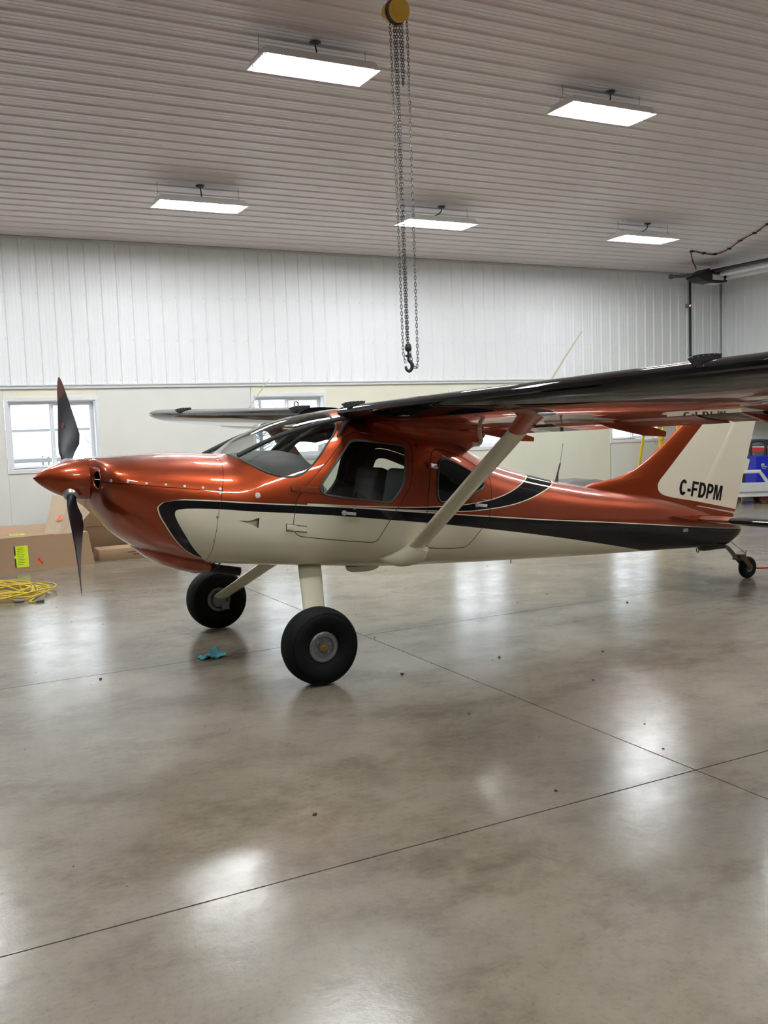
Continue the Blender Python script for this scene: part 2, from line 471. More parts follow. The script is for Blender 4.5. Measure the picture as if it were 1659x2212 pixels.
def ring(x, N=88, inset=0.):
    zt, zb, zm, w, nt, nb = sec(x); out = []
    zt -= inset; zb += inset; w -= inset
    for i in range(N):
        a = 2*PI*(i+.5)/N; c, s = math.cos(a), math.sin(a)
        n, hh = (nt, zt-zm) if s >= 0 else (nb, zm-zb)
        out.append((x, w*math.copysign(abs(c)**(2/n), c), zm+hh*math.copysign(abs(s)**(2/n), s)))
    return out
def stations(a, b, n):
    return [a+(b-a)*i/n for i in range(n+1)]
ST = stations(-1.205, -1.0, 30)+stations(-1.0, -.30, 24)[1:]+stations(-.30, 2.3, 84)[1:]+stations(2.3, 5.0, 50)[1:]+stations(5.0, 5.21, 12)[1:]
def shell(o0, o1):
    """closed thin shell between two insets; slot 0 outside paint, slot 1 liner"""
    A = [ring(x, inset=o0) for x in ST]
    SI = [x for x in ST if x <= 4.95]
    B = [ring(x, inset=o1) for x in SI]
    b = MB(); N = 88
    b.rings(A, False, True, 0)
    nA = len(b.v); b.rings(B, False, True, 1)
    f = [(j, (j+1) % N, nA+(j+1) % N, nA+j) for j in range(N)]
    b.f += f; b.mi += [0]*N
    return b
def tmp_obj(b, mats, name='tmp'):
    return b.build(name, mats)
HULL = tmp_obj(shell(0., .018), [m_black, m_inside], 'hull_tmp')
GLASS = tmp_obj(shell(.003, .006), [m_ws, m_ws], 'glass_tmp')
ob = MB(); ob.rings([ring(x) for x in ST], True, True); OUT = ob.build('outer_tmp', m_black)
OUT.data.polygons.foreach_set('use_smooth', [True]*len(OUT.data.polygons))
oV = [v.co.copy() for v in OUT.data.vertices]; oN = [v.normal.copy() for v in OUT.data.vertices]; oP = [list(p.vertices) for p in OUT.data.polygons]
BVH = BVHTree.FromPolygons(oV, oP)
def hull_normal(co):
    p, nrm, idx, dist = BVH.find_nearest(co)
    ids = oP[idx]; ws = [1/((oV[i]-p).length+1e-4)**2 for i in ids]
    n = Vector((0,0,0))
    for i, w in zip(ids, ws): n += oN[i]*w
    return n.normalized(), dist
def cutter(polys):
    b = MB()
    for P, y0, y1 in polys: b.prism(P, 'y', y0, y1)
    return b.build('cut_tmp', m_black)
def boolean(src, cut, op):
    o = src.copy(); COL.objects.link(o)
    m = o.modifiers.new('b', 'BOOLEAN'); m.operation = op; m.object = cut; m.solver = 'EXACT'
    dg = bpy.context.evaluated_depsgraph_get()
    me = bpy.data.meshes.new_from_object(o.evaluated_get(dg))
    bpy.data.objects.remove(o); return me
def drop(*os):
    for o in os: bpy.data.objects.remove(o)
def hull_part(name, me, parent, mats):
    me.name = name
    for i, m in enumerate(mats): me.materials[i] = m
    me.polygons.foreach_set('use_smooth', [True]*len(me.polygons))
    nl = [(0,0,0)]*len(me.loops); cache = {}
    for p in me.polygons:
        pn = p.normal
        for li in p.loop_indices:
            vi = me.loops[li].vertex_index
            if vi not in cache: cache[vi] = hull_normal(me.vertices[vi].co)
            n, d = cache[vi]
            if d < .022 and n.dot(pn) > .75: nl[li] = n
            elif d < .022 and n.dot(pn) < -.75: nl[li] = -n
            else: nl[li] = pn
    if len(mats) > 1 and mats[1] == m_inside:
        for p in me.polygons:      # cut faces of openings take the dark liner, darkening the seams
            n, d = hull_normal(p.center)
            if abs(n.dot(p.normal)) < .6: p.material_index = 1
    me.normals_split_custom_set(nl)
    return link(name, me, parent)

# ------------------------------------------------------------------ paint scheme (object space, metres)
def curve_pts(P, n=60):
    xs = [p[0] for p in P]; ys = [p[1] for p in P]
    return [(xs[0]+(xs[-1]-xs[0])*i/n, pch(xs, ys, xs[0]+(xs[-1]-xs[0])*i/n)) for i in range(n+1)]
G_OUT = [(.30,-.30),(.70,-.39),(.798,-.489),(.842,-.578),(.896,-.653),(.978,-.727),(1.071,-.787),(1.161,-.833),(1.199,-.841),(1.226,-.818),(1.241,-.786),(1.246,-.70),(1.30,-.2)]
G_IN = [(.30,-.30),(.70,-.40),(.808,-.512),(.888,-.592),(1.006,-.67),(1.116,-.727),(1.15,-.737),(1.174,-.73),(1.183,-.707),(1.187,-.62),(1.30,.2)]
F_TOP = [(-.9,1.248),(-.713,1.243),(-.508,1.224),(-.218,1.189),(.11,1.153),(.622,1.095),(.924,1.053),(1.221,1.015),(2.03,.907),(2.5,.846),(3.1,.776),(4.054,.660),(4.818,.565),(5.25,.52)]
F_BOT = [(-.9,1.19),(-.707,1.185),(-.605,1.180),(-.426,1.163),(-.222,1.135),(.093,1.099),(.456,1.053),(.85,.994),(1.155,.949),(1.717,.855),(2.246,.759),(3.1,.590),(3.917,.411),(4.2,.34),(5.25,.1)]
SW_U = [(.18,1.157),(.737,1.097),(1.09,1.067),(1.294,1.057),(1.513,1.051),(1.652,1.056),(1.811,1.067),(1.955,1.087),(2.102,1.121),(2.246,1.165),(2.364,1.202),(2.477,1.240),(2.54,1.32),(2.9,1.7)]
SW_L = [(.18,1.157),(.737,1.090),(1.09,1.050),(1.293,1.030),(1.489,1.011),(1.649,1.003),(1.867,1.005),(2.059,1.016),(2.267,1.045),(2.424,1.079),(2.583,1.117),(2.690,1.146),(2.78,1.19),(2.9,1.5)]
def mat_livery():
    n = NT('copper_black_cream_livery'); x, y, z = n.xyz(n.obj())
    go = n.curve(z, curve_pts(G_OUT, 90), -1, .5); gi = n.curve(z, curve_pts(G_IN, 90), -1, .5)
    ft = n.curve(x, curve_pts(F_TOP, 80), 0, 1.5); fb = n.curve(x, curve_pts(F_BOT, 80), 0, 1.5)
    su = n.curve(x, curve_pts(SW_U, 80), .5, 1.8); sl = n.curve(x, curve_pts(SW_L, 80), .5, 1.8)
    AND = lambda a, b: n.math('MULTIPLY', a, b)
    ft2 = n.math('ADD', ft, .008); go2 = n.math('SUBTRACT', go, .008)
    outer = AND(n.less(z, ft), n.less(go, x)); outer2 = AND(n.less(z, ft2), n.less(go2, x))
    inner = AND(n.less(z, fb), n.less(gi, x))
    inx = AND(n.less(.20, x), n.less(x, 2.9))
    sw = AND(AND(n.less(z, su), n.less(sl, z)), inx)
    sw2 = AND(AND(n.less(z, n.math('ADD', su, .007)), n.less(n.math('SUBTRACT', sl, .007), z)), inx)
    c = n.mix(sw2, (*COPPER, 1), (*CREAM, 1)); c = n.mix(sw, c, (*BLACK, 1))
    c = n.mix(outer2, c, (*CREAM, 1)); c = n.mix(outer, c, (*BLACK, 1)); c = n.mix(inner, c, (*CREAM, 1))
    solid = n.math('MAXIMUM', sw2, outer2)
    n.set(color=c, metal=n.mixf(solid, .78, 0.), rough=n.mixf(solid, .34, .4), spec=n.mixf(solid, .5, .0), coat=n.mixf(solid, 1.0, .7), coat_rough=.03)
    return n.mat
m_livery = mat_livery()
FIN_X = [(.60,5.75),(.729,5.136),(.85,4.55),(.913,4.219),(.935,4.14),(.957,4.098),(1.0,4.066),(1.034,4.063),(1.08,4.09),(1.14,4.156),(1.62,4.685),(2.1,5.215)]
def mat_fin():
    n = NT('fin_copper_cream'); x, y, z = n.xyz(n.obj())
    g = n.curve(z, curve_pts(FIN_X, 100), 3.8, 6.0)
    k = n.less(g, x)
    n.set(color=n.mix(k, (*COPPER, 1), (*CREAM, 1)), metal=n.mixf(k, .72, 0.), rough=n.mixf(k, .34, .35), coat=.9, coat_rough=.04)
    return n.mat
m_fin = mat_fin()

plane = empty('airplane', (2.412, 6.80, 0), math.radians(.6), 'copper, black and cream high-wing taildragger airplane with large tyres', 'airplane')

# outlines in the side view (x, z)
DOOR1 = [(.094,.975),(.115,.945),(.157,.925),(.700,.836),(.735,.843),(.756,.858),(.850,.987),(1.030,1.214),(1.062,1.29),(1.096,1.50),(1.092,1.545),(1.066,1.572),(1.008,1.597),(.686,1.650),(.630,1.648),(.562,1.609),(.219,1.294),(.126,1.201),(.108,1.13),(.090,1.026)]
WIN1 = [(.634,1.596),(.80,1.574),(1.005,1.545),(1.035,1.53),(1.039,1.497),(1.001,1.310),(.975,1.228),(.891,1.138),(.865,1.123),(.832,1.123),(.361,1.206),(.320,1.225),(.312,1.262),(.327,1.308),(.568,1.558),(.595,1.585)]
DOOR2 = [(1.266,1.454),(1.300,1.491),(1.363,1.498),(1.478,1.466),(1.650,1.396),(1.779,1.325),(1.855,1.272),(1.868,1.227),(1.834,1.070),(1.808,.938),(1.716,.852),(1.601,.737),(1.553,.711),(1.200,.745),(1.160,.78),(1.184,1.008),(1.216,1.227)]
WIN2 = [(1.384,1.422),(1.452,1.406),(1.652,1.316),(1.765,1.235),(1.785,1.205),(1.765,1.170),(1.635,1.130),(1.340,1.086),(1.300,1.10),(1.279,1.172),(1.322,1.383),(1.345,1.415)]
WS = [(-.45,1.75),(-.318,1.552),(-.262,1.532),(-.222,1.503),(-.162,1.453),(-.084,1.400),(.009,1.366),(.087,1.354),(.160,1.362),(.229,1.395),(.317,1.471),(.418,1.577),(.490,1.640),(.535,1.695),(.545,1.737),(.540,1.770),(.562,1.803),(.640,1.835),(.72,1.90),(.72,2.1),(-.45,2.1)]
SEAM = [(-.315,1.60),(-.332,1.522),(-.343,1.461),(-.376,1.378),(-.401,1.294),(-.429,1.192),(-.447,1.116),(-.472,.953),(-.484,.820),(-.486,.60)]
def splitz(x): return 1.386+(x+1.144)*(1.288-1.386)/(.729)
FR = [(-1.5,.5),(-1.5,2.)]
COWL_ALL = [(-1.5,.5),(-1.5,2.0),(-.315,2.0)]+SEAM+[(-.486,.5)]
sx = -.405
COWL_UP = [(-1.5,splitz(-1.5)),(-1.5,2.0),(-.318,2.0)]+[(x-.003, z) for x, z in SEAM[:4]]+[(sx-.002, splitz(sx))]
COWL_LO = [(-1.5,.5),(-1.5,splitz(-1.5)-.004),(sx-.003,splitz(sx)-.004)]+[(x-.003, z) for x, z in SEAM[5:]]+[(-.489,.5)]
D1 = chaikin(DOOR1, 1); W1 = chaikin(WIN1, 1); D2 = chaikin(DOOR2, 1); W2 = chaikin(WIN2, 1)
WSs = chaikin(WS, 1)

NACA = [(-.309,1.077),(-.235,1.068),(-.195,1.078),(-.160,1.086),(-.170,1.014),(-.225,1.048)]
# fuselage shell with the openings cut out
c = cutter([(COWL_ALL, -1, 1), (offset(D1, .005), -1, -.05), (offset(D1, .005), .05, 1), (offset(D2, .005), -1, -.05), (offset(D2, .005), .05, 1), (WSs, -1.02, 1.02), (NACA, -1, -.2), (NACA, .2, 1)])
body_me = boolean(HULL, c, 'DIFFERENCE'); drop(c)
fus = hull_part('fuselage', body_me, plane, [m_livery, m_inside])
# cowling, with the two air inlets
inl = MB()
for s in (-1, 1):
    inl.rings([[(x, s*.235+.056*math.cos(2*PI*k/28), 1.400+.060*math.sin(2*PI*k/28)) for k in range(28)] for x in (-1.35, -.92)])
inl = inl.build('cut_tmp', m_black)
c = cutter([(COWL_UP, -1, 1)]); t1 = link('t', boolean(HULL, c, 'INTERSECT')); drop(c)
top_cowl = hull_part('upper_cowling', boolean(t1, inl, 'DIFFERENCE'), plane, [m_livery, m_inside]); drop(t1)
c = cutter([(COWL_LO, -1, 1)]); t1 = link('t', boolean(HULL, c, 'INTERSECT')); drop(c)
low_cowl = hull_part('lower_cowling', boolean(t1, inl, 'DIFFERENCE'), plane, [m_livery, m_inside]); drop(t1, inl)
# windscreen
c = cutter([(offset(WSs, -.001), -1.02, 1.02)]); hull_part('windscreen', boolean(GLASS, c, 'INTERSECT'), plane, [m_ws, m_ws]); drop(c)
def on_hull(x, z, side, d=0.):
    return (x, side*(wid(x, z)+d), z)
def seal(P, r, name, parent, side, mat=None, dens=3):
    b = MB(); Q = [on_hull(x, z, side, .001) for x, z in P]; Q.append(Q[0]); Q.append(Q[1])
    b.tube(Q, r, 6, cap=False); return b.build(name, mat or m_seal, parent, 60)
# doors, windows, hinges and handles
def handle(parent, x, z, side):
    b = MB(); y = wid(x, z); dz = -.15
    b.lathe([(.001, .016), (.017, .016), (.019, .008), (.019, 0)], 'y', (x, side*y, z), 16)
    if side < 0: b.v = [(p[0], 2*side*y-p[1], p[2]) for p in b.v]
    b.box((x, min(side*(y+.010), side*(y+.022)), z-.012), (x+.088, max(side*(y+.010), side*(y+.022)), z+.010), mat=Matrix.Translation((x, 0, z)) @ Matrix.Rotation(.14, 4, 'Y') @ Matrix.Translation((-x, 0, -z)))
    b.build('handle', m_whitem, parent, 40)
    b = MB(); b.lathe([(.009, .008), (.009, 0)], 'y', (x+.085, side*wid(x+.085, z+.03)-(.008 if side < 0 else 0), z+.028), 12, cap=True); b.build('lock', m_steel, parent)
def hinge(parent, x0, z0, x1, z1, side, mat):
    b = MB()
    for k, (xa, xb, dz, dy) in enumerate(((0, .5, .022, .006), (.32, 1., .018, .010), (.0, .28, .012, .018))):
        P = []
        for u, s2 in ((xa, -1), (xb, -1), (xb, 1), (xa, 1)):
            x = x0+(x1-x0)*u; z = z0+(z1-z0)*u + s2*dz
            P.append((x, z))
        R0 = [on_hull(x, z, side, -.002) for x, z in P]; R1 = [on_hull(x, z, side, dy) for x, z in P]
        b.rings([R0, R1])
    h_ = b.build('hinge', mat, parent); b = MB()
    P = [(x0-.004,z0-.027),(x1+.004,z1-.023),(x1+.004,z1+.023),(x0-.004,z0+.027)]
    b.rings([[on_hull(x, z, side, -.002) for x, z in P], [on_hull(x, z, side, .0025) for x, z in P]]); b.build('hinge_outline', m_seal, parent)  # added dark backing plate, so the hinge outline shows
for side in (-1, 1):
    y0, y1 = (-1, -.05) if side < 0 else (.05, 1)
    for D, W, nm in ((D1, W1, 'front'), (D2, W2, 'rear')):
        c = cutter([(D, y0, y1)]); t1 = link('t', boolean(HULL, c, 'INTERSECT')); drop(c)
        c = cutter([(W, y0, y1)]); dm = boolean(t1, c, 'DIFFERENCE'); gm = boolean(GLASS, c, 'INTERSECT'); drop(t1, c)
        d = hull_part('cabin_door' if nm == 'front' else 'baggage_door', dm, plane, [m_livery, m_inside])
        hull_part('window', gm, d, [m_wg, m_wg]); seal(W, .009, 'window_seal', d, side)
        if nm == 'front':
            handle(d, .479, 1.074, side); hinge(d, .085, 1.272, .289, 1.250, side, m_copper_plain); hinge(d, .035, 1.004, .183, .978, side, m_cream)
        else:
            handle(d, 1.671, 1.046, side); hinge(d, 1.215, 1.383, 1.310, 1.367, side, m_copper_plain)
    wsl = [p for p in WSs if p[0] < .70 and p[1] < 1.845 and p[1] < sec(p[0])[0]-.004]
    b = MB(); b.tube([on_hull(x, z, side, .001) for x, z in wsl], .007, 6); b.build('windscreen_seal', m_seal, plane, 60)
# cowl fasteners, round cap, vent
def disc(name, x, z, side, r, mat, parent, h=.003):
    n, _ = hull_normal(Vector(on_hull(x, z, side))); p = Vector(on_hull(x, z, side)); a = n.orthogonal().normalized(); bb = n.cross(a); b = MB()
    R = [[p+a*rr*math.cos(2*PI*k/14)+bb*rr*math.sin(2*PI*k/14)+n*hh for k in range(14)] for rr, hh in ((r, -.002), (r, h*.6), (r*.8, h), (r*.45, h), (r*.4, h*.4))]
    b.rings(R); return b.build(name, mat, parent)
for side in (-1, 1):
    for x, z in [(-1.122,1.393),(-1.023,1.384),(-.906,1.367),(-.782,1.351),(-.658,1.334),(-.535,1.317),(-.417,1.302)]: disc('fastener', x, z, side, .010, m_steel, top_cowl)
    for x, z in [(-.422,1.273),(-.452,1.114),(-.476,.953),(-.486,.84)]: disc('fastener', x, z, side, .010, m_steel, low_cowl)
    disc('fastener', -.353, 1.494, side, .008, m_steel, top_cowl)
    disc('round_cap', -.160, 1.242, side, .020, m_whitem, fus)
    P = offset(NACA, .004); dep = [-.003, -.014, -.022, -.034, -.034, -.016]
    b = MB(); b.rings([[on_hull(x, z, side, d_-.006) for (x, z), d_ in zip(P, dep)], [on_hull(x, z, side, d_) for (x, z), d_ in zip(P, dep)]]); b.build('naca_vent_ramp', m_cream, fus)
    b = MB(); pr = []
    for k in range(29):
        a = 2*PI*k/28; yy = side*.235+.057*math.cos(a); zz = 1.400+.061*math.sin(a)
        # lip follows the nose surface
        lo, hi = -1.205, -.98
        for _ in range(22):
            mid = (lo+hi)/2
            if wid(mid, zz) > abs(yy): hi = mid
            else: lo = mid
        pr.append((hi-.002, yy, zz))
    b.tube(pr, .005, 6, cap=False); b.build('inlet_lip', m_copper_plain, low_cowl, 60)
# engine baffle seen in the inlets
b = MB(); b.box((-.95,-.33,1.28), (-.90,.33,1.46)); b.build('engine_baffle', m_dark, plane)
# chin scoop
b = MB(); R = []
for x, zc, ry, rz in ((-.93,.925,.04,.02),(-.85,.89,.15,.06),(-.75,.845,.21,.085),(-.62,.80,.24,.095),(-.50,.765,.25,.095),(-.425,.755,.25,.085)):
    R.append([(x, ry*math.copysign(abs(math.cos(a))**.8, math.cos(a)), zc+rz*math.copysign(abs(math.sin(a))**.8, math.sin(a))) for a in [2*PI*k/32 for k in range(32)]])
b.rings(R, True, False)
b.build('chin_scoop', m_copper_plain, plane, 60)
b = MB(); b.rings([[(x, y*.95, .755+(z-.755)*.93) for x, y, z in R[-1]], [(x-.06, y*.95, .755+(z-.755)*.93) for x, y, z in R[-1]]], False, True); b.build('scoop_outlet', m_dark, plane)
# exhaust
b = MB(); b.tube(catmull([(-.60,.08,.76),(-.42,.08,.71),(-.28,.08,.665),(-.10,.08,.625)], 5), .034, 12, cap=False); b.tube(catmull([(-.60,.08,.76),(-.42,.08,.71),(-.28,.08,.665),(-.10,.08,.625)], 5), .030, 12, cap=False)
b.build('exhaust_pipe', simple('burnt_steel', (.05,.045,.04), .45, .7), plane, 50)
b = MB(); b.tube([(-.38,-.10,.76),(-.33,-.10,.70),(-.36,-.06,.68)], .006, 6); b.tube([(-.30,-.12,.76),(-.34,-.10,.69)], .006, 6); b.build('exhaust_hanger', m_dark, plane)

# spinner and propeller (axis nose-up)
AX0 = Vector((-1.205, 0, 1.393)); NOSE = Vector((-1.557, 0, 1.424)); axd = (NOSE-AX0).normalized(); L = (NOSE-AX0).length
zv = Vector((0,1,0)).cross(axd).normalized()
prop = plane
def axp(t, r, a): return AX0+axd*t+r*(math.cos(a)*Vector((0,1,0))+math.sin(a)*zv)
b = MB(); pf = []
for i in range(25):
    t = i/24; pf.append((t*L, .143*(1-t**2)**.85 if t < 1 else .0008))
b.rings([[axp(t, r, 2*PI*k/48) for k in range(48)] for t, r in [(-.006, .135), (-.002, .1425)]+pf]); b.build('spinner', m_copper_plain, prop, 40)
b = MB(); b.rings([[axp(t, .132, 2*PI*k/40) for k in range(40)] for t in (-.03, -.006)]); b.build('spinner_backplate', m_steel, prop)
m_blade = simple('prop_blade_grey', (.011,.011,.015), .42, var=.2)
TILT = math.radians(37)
bl_dir = (zv*math.cos(TILT)+Vector((0,1,0))*math.sin(TILT)).normalized()
if bl_dir.z < 0: bl_dir = -bl_dir
PC = AX0+axd*.115
RT = .915
def blade(sgn, tipmat):
    d = bl_dir*sgn; tang = axd.cross(d).normalized()
    b = MB(); R = []
    for r, ch, th, tw in ((.10,.066,.062,50),(.16,.070,.058,50),(.20,.110,.046,48),(.25,.168,.034,45),(.32,.192,.026,40),(.43,.184,.018,32),(.57,.162,.013,24),(.72,.128,.010,18),(.83,.092,.008,15),(.885,.052,.006,14),(RT,.010,.003,13)):
        a = math.radians(tw); cd = tang*math.cos(a)-axd*math.sin(a)*-1; nd = d.cross(cd).normalized()
        rr = []
        for k in range(20):
            q = 2*PI*k/20; u = math.cos(q); w = math.sin(q)
            rr.append(PC+d*r+cd*(u*ch/2-max(0, ch/2-.04)*.55)+nd*(w*th/2*(1 if r < .2 else (.6+.4*u))))
        R.append(rr)
    b.rings(R)
    for i, f in enumerate(b.f):
        pass
    n0 = 7*20
    b.mi = [1 if (i >= n0 and i < n0+60) else 0 for i in range(len(b.f))]
    o = b.build('propeller_blade', [m_blade, tipmat], prop, 50)
    b = MB(); aa = d.orthogonal().normalized(); bb = d.cross(aa)
    b.rings([[PC+d*h+r*(math.cos(2*PI*k/24)*aa+math.sin(2*PI*k/24)*bb) for k in range(24)] for h, r in ((.085,.052),(.125,.053),(.142,.050),(.150,.040))]); b.build('blade_collar', m_steel, prop, 40)
    # maker's roundel on the blade face
    a = math.radians(30); cd = tang*math.cos(a)+axd*math.sin(a); nd = d.cross(cd).normalized()
    for s2 in ((-1, 1) if sgn > 0 else ()):
        b = MB(); b.rings([[PC+d*.46+cd*rr*math.cos(2*PI*k/20)*.55+d*rr*math.sin(2*PI*k/20)+nd*s2*hh for k in range(20)] for rr, hh in ((.026,.006),(.026,.0115),(.020,.0115),(.019,.0105))]); b.build('roundel', m_red_d, o)
m_red_d = simple('red_decal', (.17,.03,.035), .5)
m_tipred = simple('faded_red_tip', (.12,.035,.03), .45)
blade(1, m_tipred); blade(-1, m_blade)

# wings
XLE, CH, INC = .565, 1.14, math.radians(9.9)
def naca(xi, t=.135, m=.022, p=.4):
    yt = 5*t*(.2969*math.sqrt(xi)-.1260*xi-.3516*xi*xi+.2843*xi**3-.1036*xi**4)
    yc = m/p**2*(2*p*xi-xi*xi) if xi < p else m/(1-p)**2*((1-2*p)+2*p*xi-xi*xi)
    return yc+yt, yc-yt
def zle(y): return 1.800+(.0265 if y > 0 else .0212)*abs(y)
def wpt(y, xi, zc, ch=CH, x0=XLE, z0=None):
    z0 = zle(y) if z0 is None else z0
    return (x0+ch*(xi*math.cos(INC)+zc*math.sin(INC)), y, z0+ch*(zc*math.cos(INC)-xi*math.sin(INC)))
XU = [.76,.68,.58,.47,.36,.26,.18,.115,.065,.03,.010,.002]
XD = [.002,.010,.03,.065,.115,.18,.22,.30,.40,.50,.60,.68,.76]
def wing(side):
    w = empty('wing'); w.parent = plane
    Y = [.36,.55,.9,1.4,2.0,2.6,3.2,3.8,4.4,4.9,5.10]; R = []
    for y in Y: R.append([wpt(side*y, x, naca(x)[0]) for x in XU]+[wpt(side*y, x, naca(x)[1]) for x in XD])
    for y, f in ((5.20,.93),(5.27,.80),(5.315,.62),(5.33,.45)):
        c2 = CH*f; k = 1-f
        R.append([wpt(side*y, x, naca(x)[0]*(.9-k*.5), c2, XLE+CH*k*.55, zle(y)-CH*k*.10) for x in XU]+[wpt(side*y, x, naca(x)[1]*(.9-k*.5), c2, XLE+CH*k*.55, zle(y)-CH*k*.10) for x in XD])
    b = MB(); b.rings(R); n = len(R[0])
    mi = []
    for i in range(len(R)-1):
        for j in range(n): mi.append(1 if (len(XU)+5 <= j < n-1 and i < 10) else 0)
    b.mi = mi+[0, 0]
    b.build('wing_panel', [m_black, m_copper_plain], w, 35)
    # flap and aileron: teardrop sections behind the wing, drooped a little
    def surf(name, y0, y1, dr, bands, mats):
        b = MB(); ys = sorted(set([y0, y1]+[v for bd in bands for v in bd[:2]])); R = []
        for y in ys:
            hx, hz = .785, naca(.785)[1]+.012
            P = []
            for u, v in ((0,.0),(.010,.020),(.035,.033),(.08,.037),(.16,.022),(.235,.003),(.235,-.002),(.16,-.006),(.08,-.012),(.03,-.014),(.008,-.010)):
                P.append(wpt(side*y, hx+u*math.cos(dr)+v*math.sin(dr), hz+v*math.cos(dr)-u*math.sin(dr)))
            R.append(P)
        b.rings(R); b.mi = []
        for i in range(len(ys)-1):
            ym = (ys[i]+ys[i+1])/2; k = 0
            for a, c2, mm in bands:
                if a < ym < c2: k = mm
            b.mi += [k]*11
        b.mi += [0, 0]
        return b.build(name, mats, w, 40)
    surf('flap', .62, 3.02, .05, [(1.44,1.46,2),(1.46,1.78,1),(1.78,1.80,2)], [m_copper_plain, m_black, m_cream])
    surf('aileron', 3.05, 5.06, .03, [], [m_black])
    for y in (1.0, 2.35, 3.45):
        b = MB(); P = [(1.30,zle(side*y)-.175),(1.62,zle(side*y)-.20),(1.78,zle(side*y)-.225),(1.88,zle(side*y)-.255),(1.875,zle(side*y)-.285),(1.72,zle(side*y)-.275),(1.48,zle(side*y)-.225)]
        b.prism(P, 'y', side*y-.014, side*y+.014); b.build('flap_hinge_fairing', m_copper_plain, w)
    # small black fences on the leading edge
    for y in (.50, 3.85):
        z = zle(side*y); P = [(XLE-.03,z+.050),(XLE+.0,z+.061),(XLE+.05,z+.068),(XLE+.12,z+.071),(XLE+.165,z+.070),(XLE+.16,z+.050),(XLE+.06,z+.040),(XLE+.0,z+.015),(XLE-.01,z+.03)]
        b = MB(); b.prism(P, 'y', side*y-.004, side*y+.004); f = b.build('wing_fence', m_wire, w)
        b = MB()
        for k in range(6):
            b.box((XLE-.013+k*.032, side*y-.0065, z+.050+.004*min(k, 4)), (XLE-.008+k*.032, side*y+.0065, z+.055+.004*min(k, 4)))
        b.build('fence_bolts', m_steel, w)['kind'] = 'stuff'
    # whip aerial on the upper skin
    b = MB(); p0 = Vector(wpt(side*2.45, .28, naca(.28)[0])); b.tube([p0, p0+Vector((.12, 0, .15)), p0+Vector((.25, 0, .30))], [.006, .005, .004], 6); b.build('whip_aerial', m_cream, w)
    # strut
    A_ = Vector((1.085, side*.575, .77)); B_ = Vector((1.02, side*2.12, 1.722)); d = (B_-A_); 
    def stsec(p, ch, th, n=20):
        dn = d.normalized(); cx_ = (Vector((1,0,0))-dn*dn.x).normalized(); nx = dn.cross(cx_)
        return [p+cx_*(ch/2*math.cos(2*PI*k/n)*(1.0 if math.cos(2*PI*k/n) < 0 else 1.15))+nx*(th/2*math.sin(2*PI*k/n)*(1-.35*max(0, math.cos(2*PI*k/n)))) for k in range(n)]
    b = MB(); b.rings([stsec(A_+d*t, .150, .068) for t in (0, .25, .5, .75, .93)]); b.build('wing_strut', m_cream, w, 40)
    b = MB(); b.rings([stsec(A_+d*t, c_, t_) for t, c_, t_ in ((-.012,.158,.078),(.008,.158,.078))]); b.build('strut_seal', m_wire, w, 40)
    b = MB(); b.rings([stsec(A_+d*t, c_, t_) for t, c_, t_ in ((.915,.160,.08),(.95,.165,.085),(1.0,.185,.10),(1.06,.22,.12))]); cf = b.build('strut_upper_cuff', m_copper_plain, w, 40)
    b = MB(); q = A_+d*.955+Vector((.03, side*-.0, 0)); b.lathe([(.026,-.05),(.026,.05),(.018,.05)], 'y', (q.x, q.y, q.z), 6, cap=True); b.build('strut_bolt', m_copper_plain, w)
    # lower fairing flowing into the fuselage side
    b = MB(); s_ = side
    b.tube(catmull([(1.11,s_*.60,.785),(1.085,s_*.57,.745),(1.02,s_*.535,.705),(.93,s_*.515,.690),(.80,s_*.50,.695)], 4), [.070,.075,.080,.084,.086,.087,.087,.086,.084,.080,.075,.070,.062,.050,.036,.020,.004], 14)
    b.tube([(1.085,s_*.56,.735),(1.14,s_*.535,.70),(1.20,s_*.50,.69)], [.072,.055,.004], 12)
    b.build('strut_fairing', m_cream, w, 60)
    # drain / vent tube under the wing
    b = MB(); zz = zle(side*1.06)-.16; b.tube(catmull([(1.36,side*1.06,zz+.03),(1.36,side*1.06,zz-.06),(1.37,side*1.06,zz-.10),(1.34,side*1.06,zz-.125),(1.30,side*1.06,zz-.125)], 5), .016, 10); b.build('vent_tube', m_cream, w, 50)
    b = MB(); b.box((1.30,side*1.06-.02,zz+.0),(1.42,side*1.06+.02,zz+.03)); b.build('vent_tube_plate', m_copper_plain, w)
    return w
wing(-1); fw_ = wing(1)
b = MB(); b.tube([(XLE+.25+.02*math.cos(2*PI*k/14), 1.0, zle(1.0)+.08+.022*math.sin(2*PI*k/14)) for k in range(15)], .006, 6, cap=False); b.build('lifting_eye', m_wire, fw_)
# near-root fairing under the leading edge of both wings
for side in (-1, 1):
    b = MB(); R = []
    for t in range(9):
        u = t/8; x = .78+u*.95; zt = zle(.5)-.065-u*.165
        R.append([(x, side*.30, zt+.05), (x, side*.30, zt-.13), (x, side*(.38+.10*math.sin(PI*min(1, u*1.2+.05))), zt-.115+.02*u), (x, side*(.50+.02*math.sin(PI*u)), zt-.055), (x, side*(.57), zt-.008), (x, side*.60, zt+.015)])
    b.rings(R); b.build('wing_root_fairing', m_copper_plain, plane, 50)

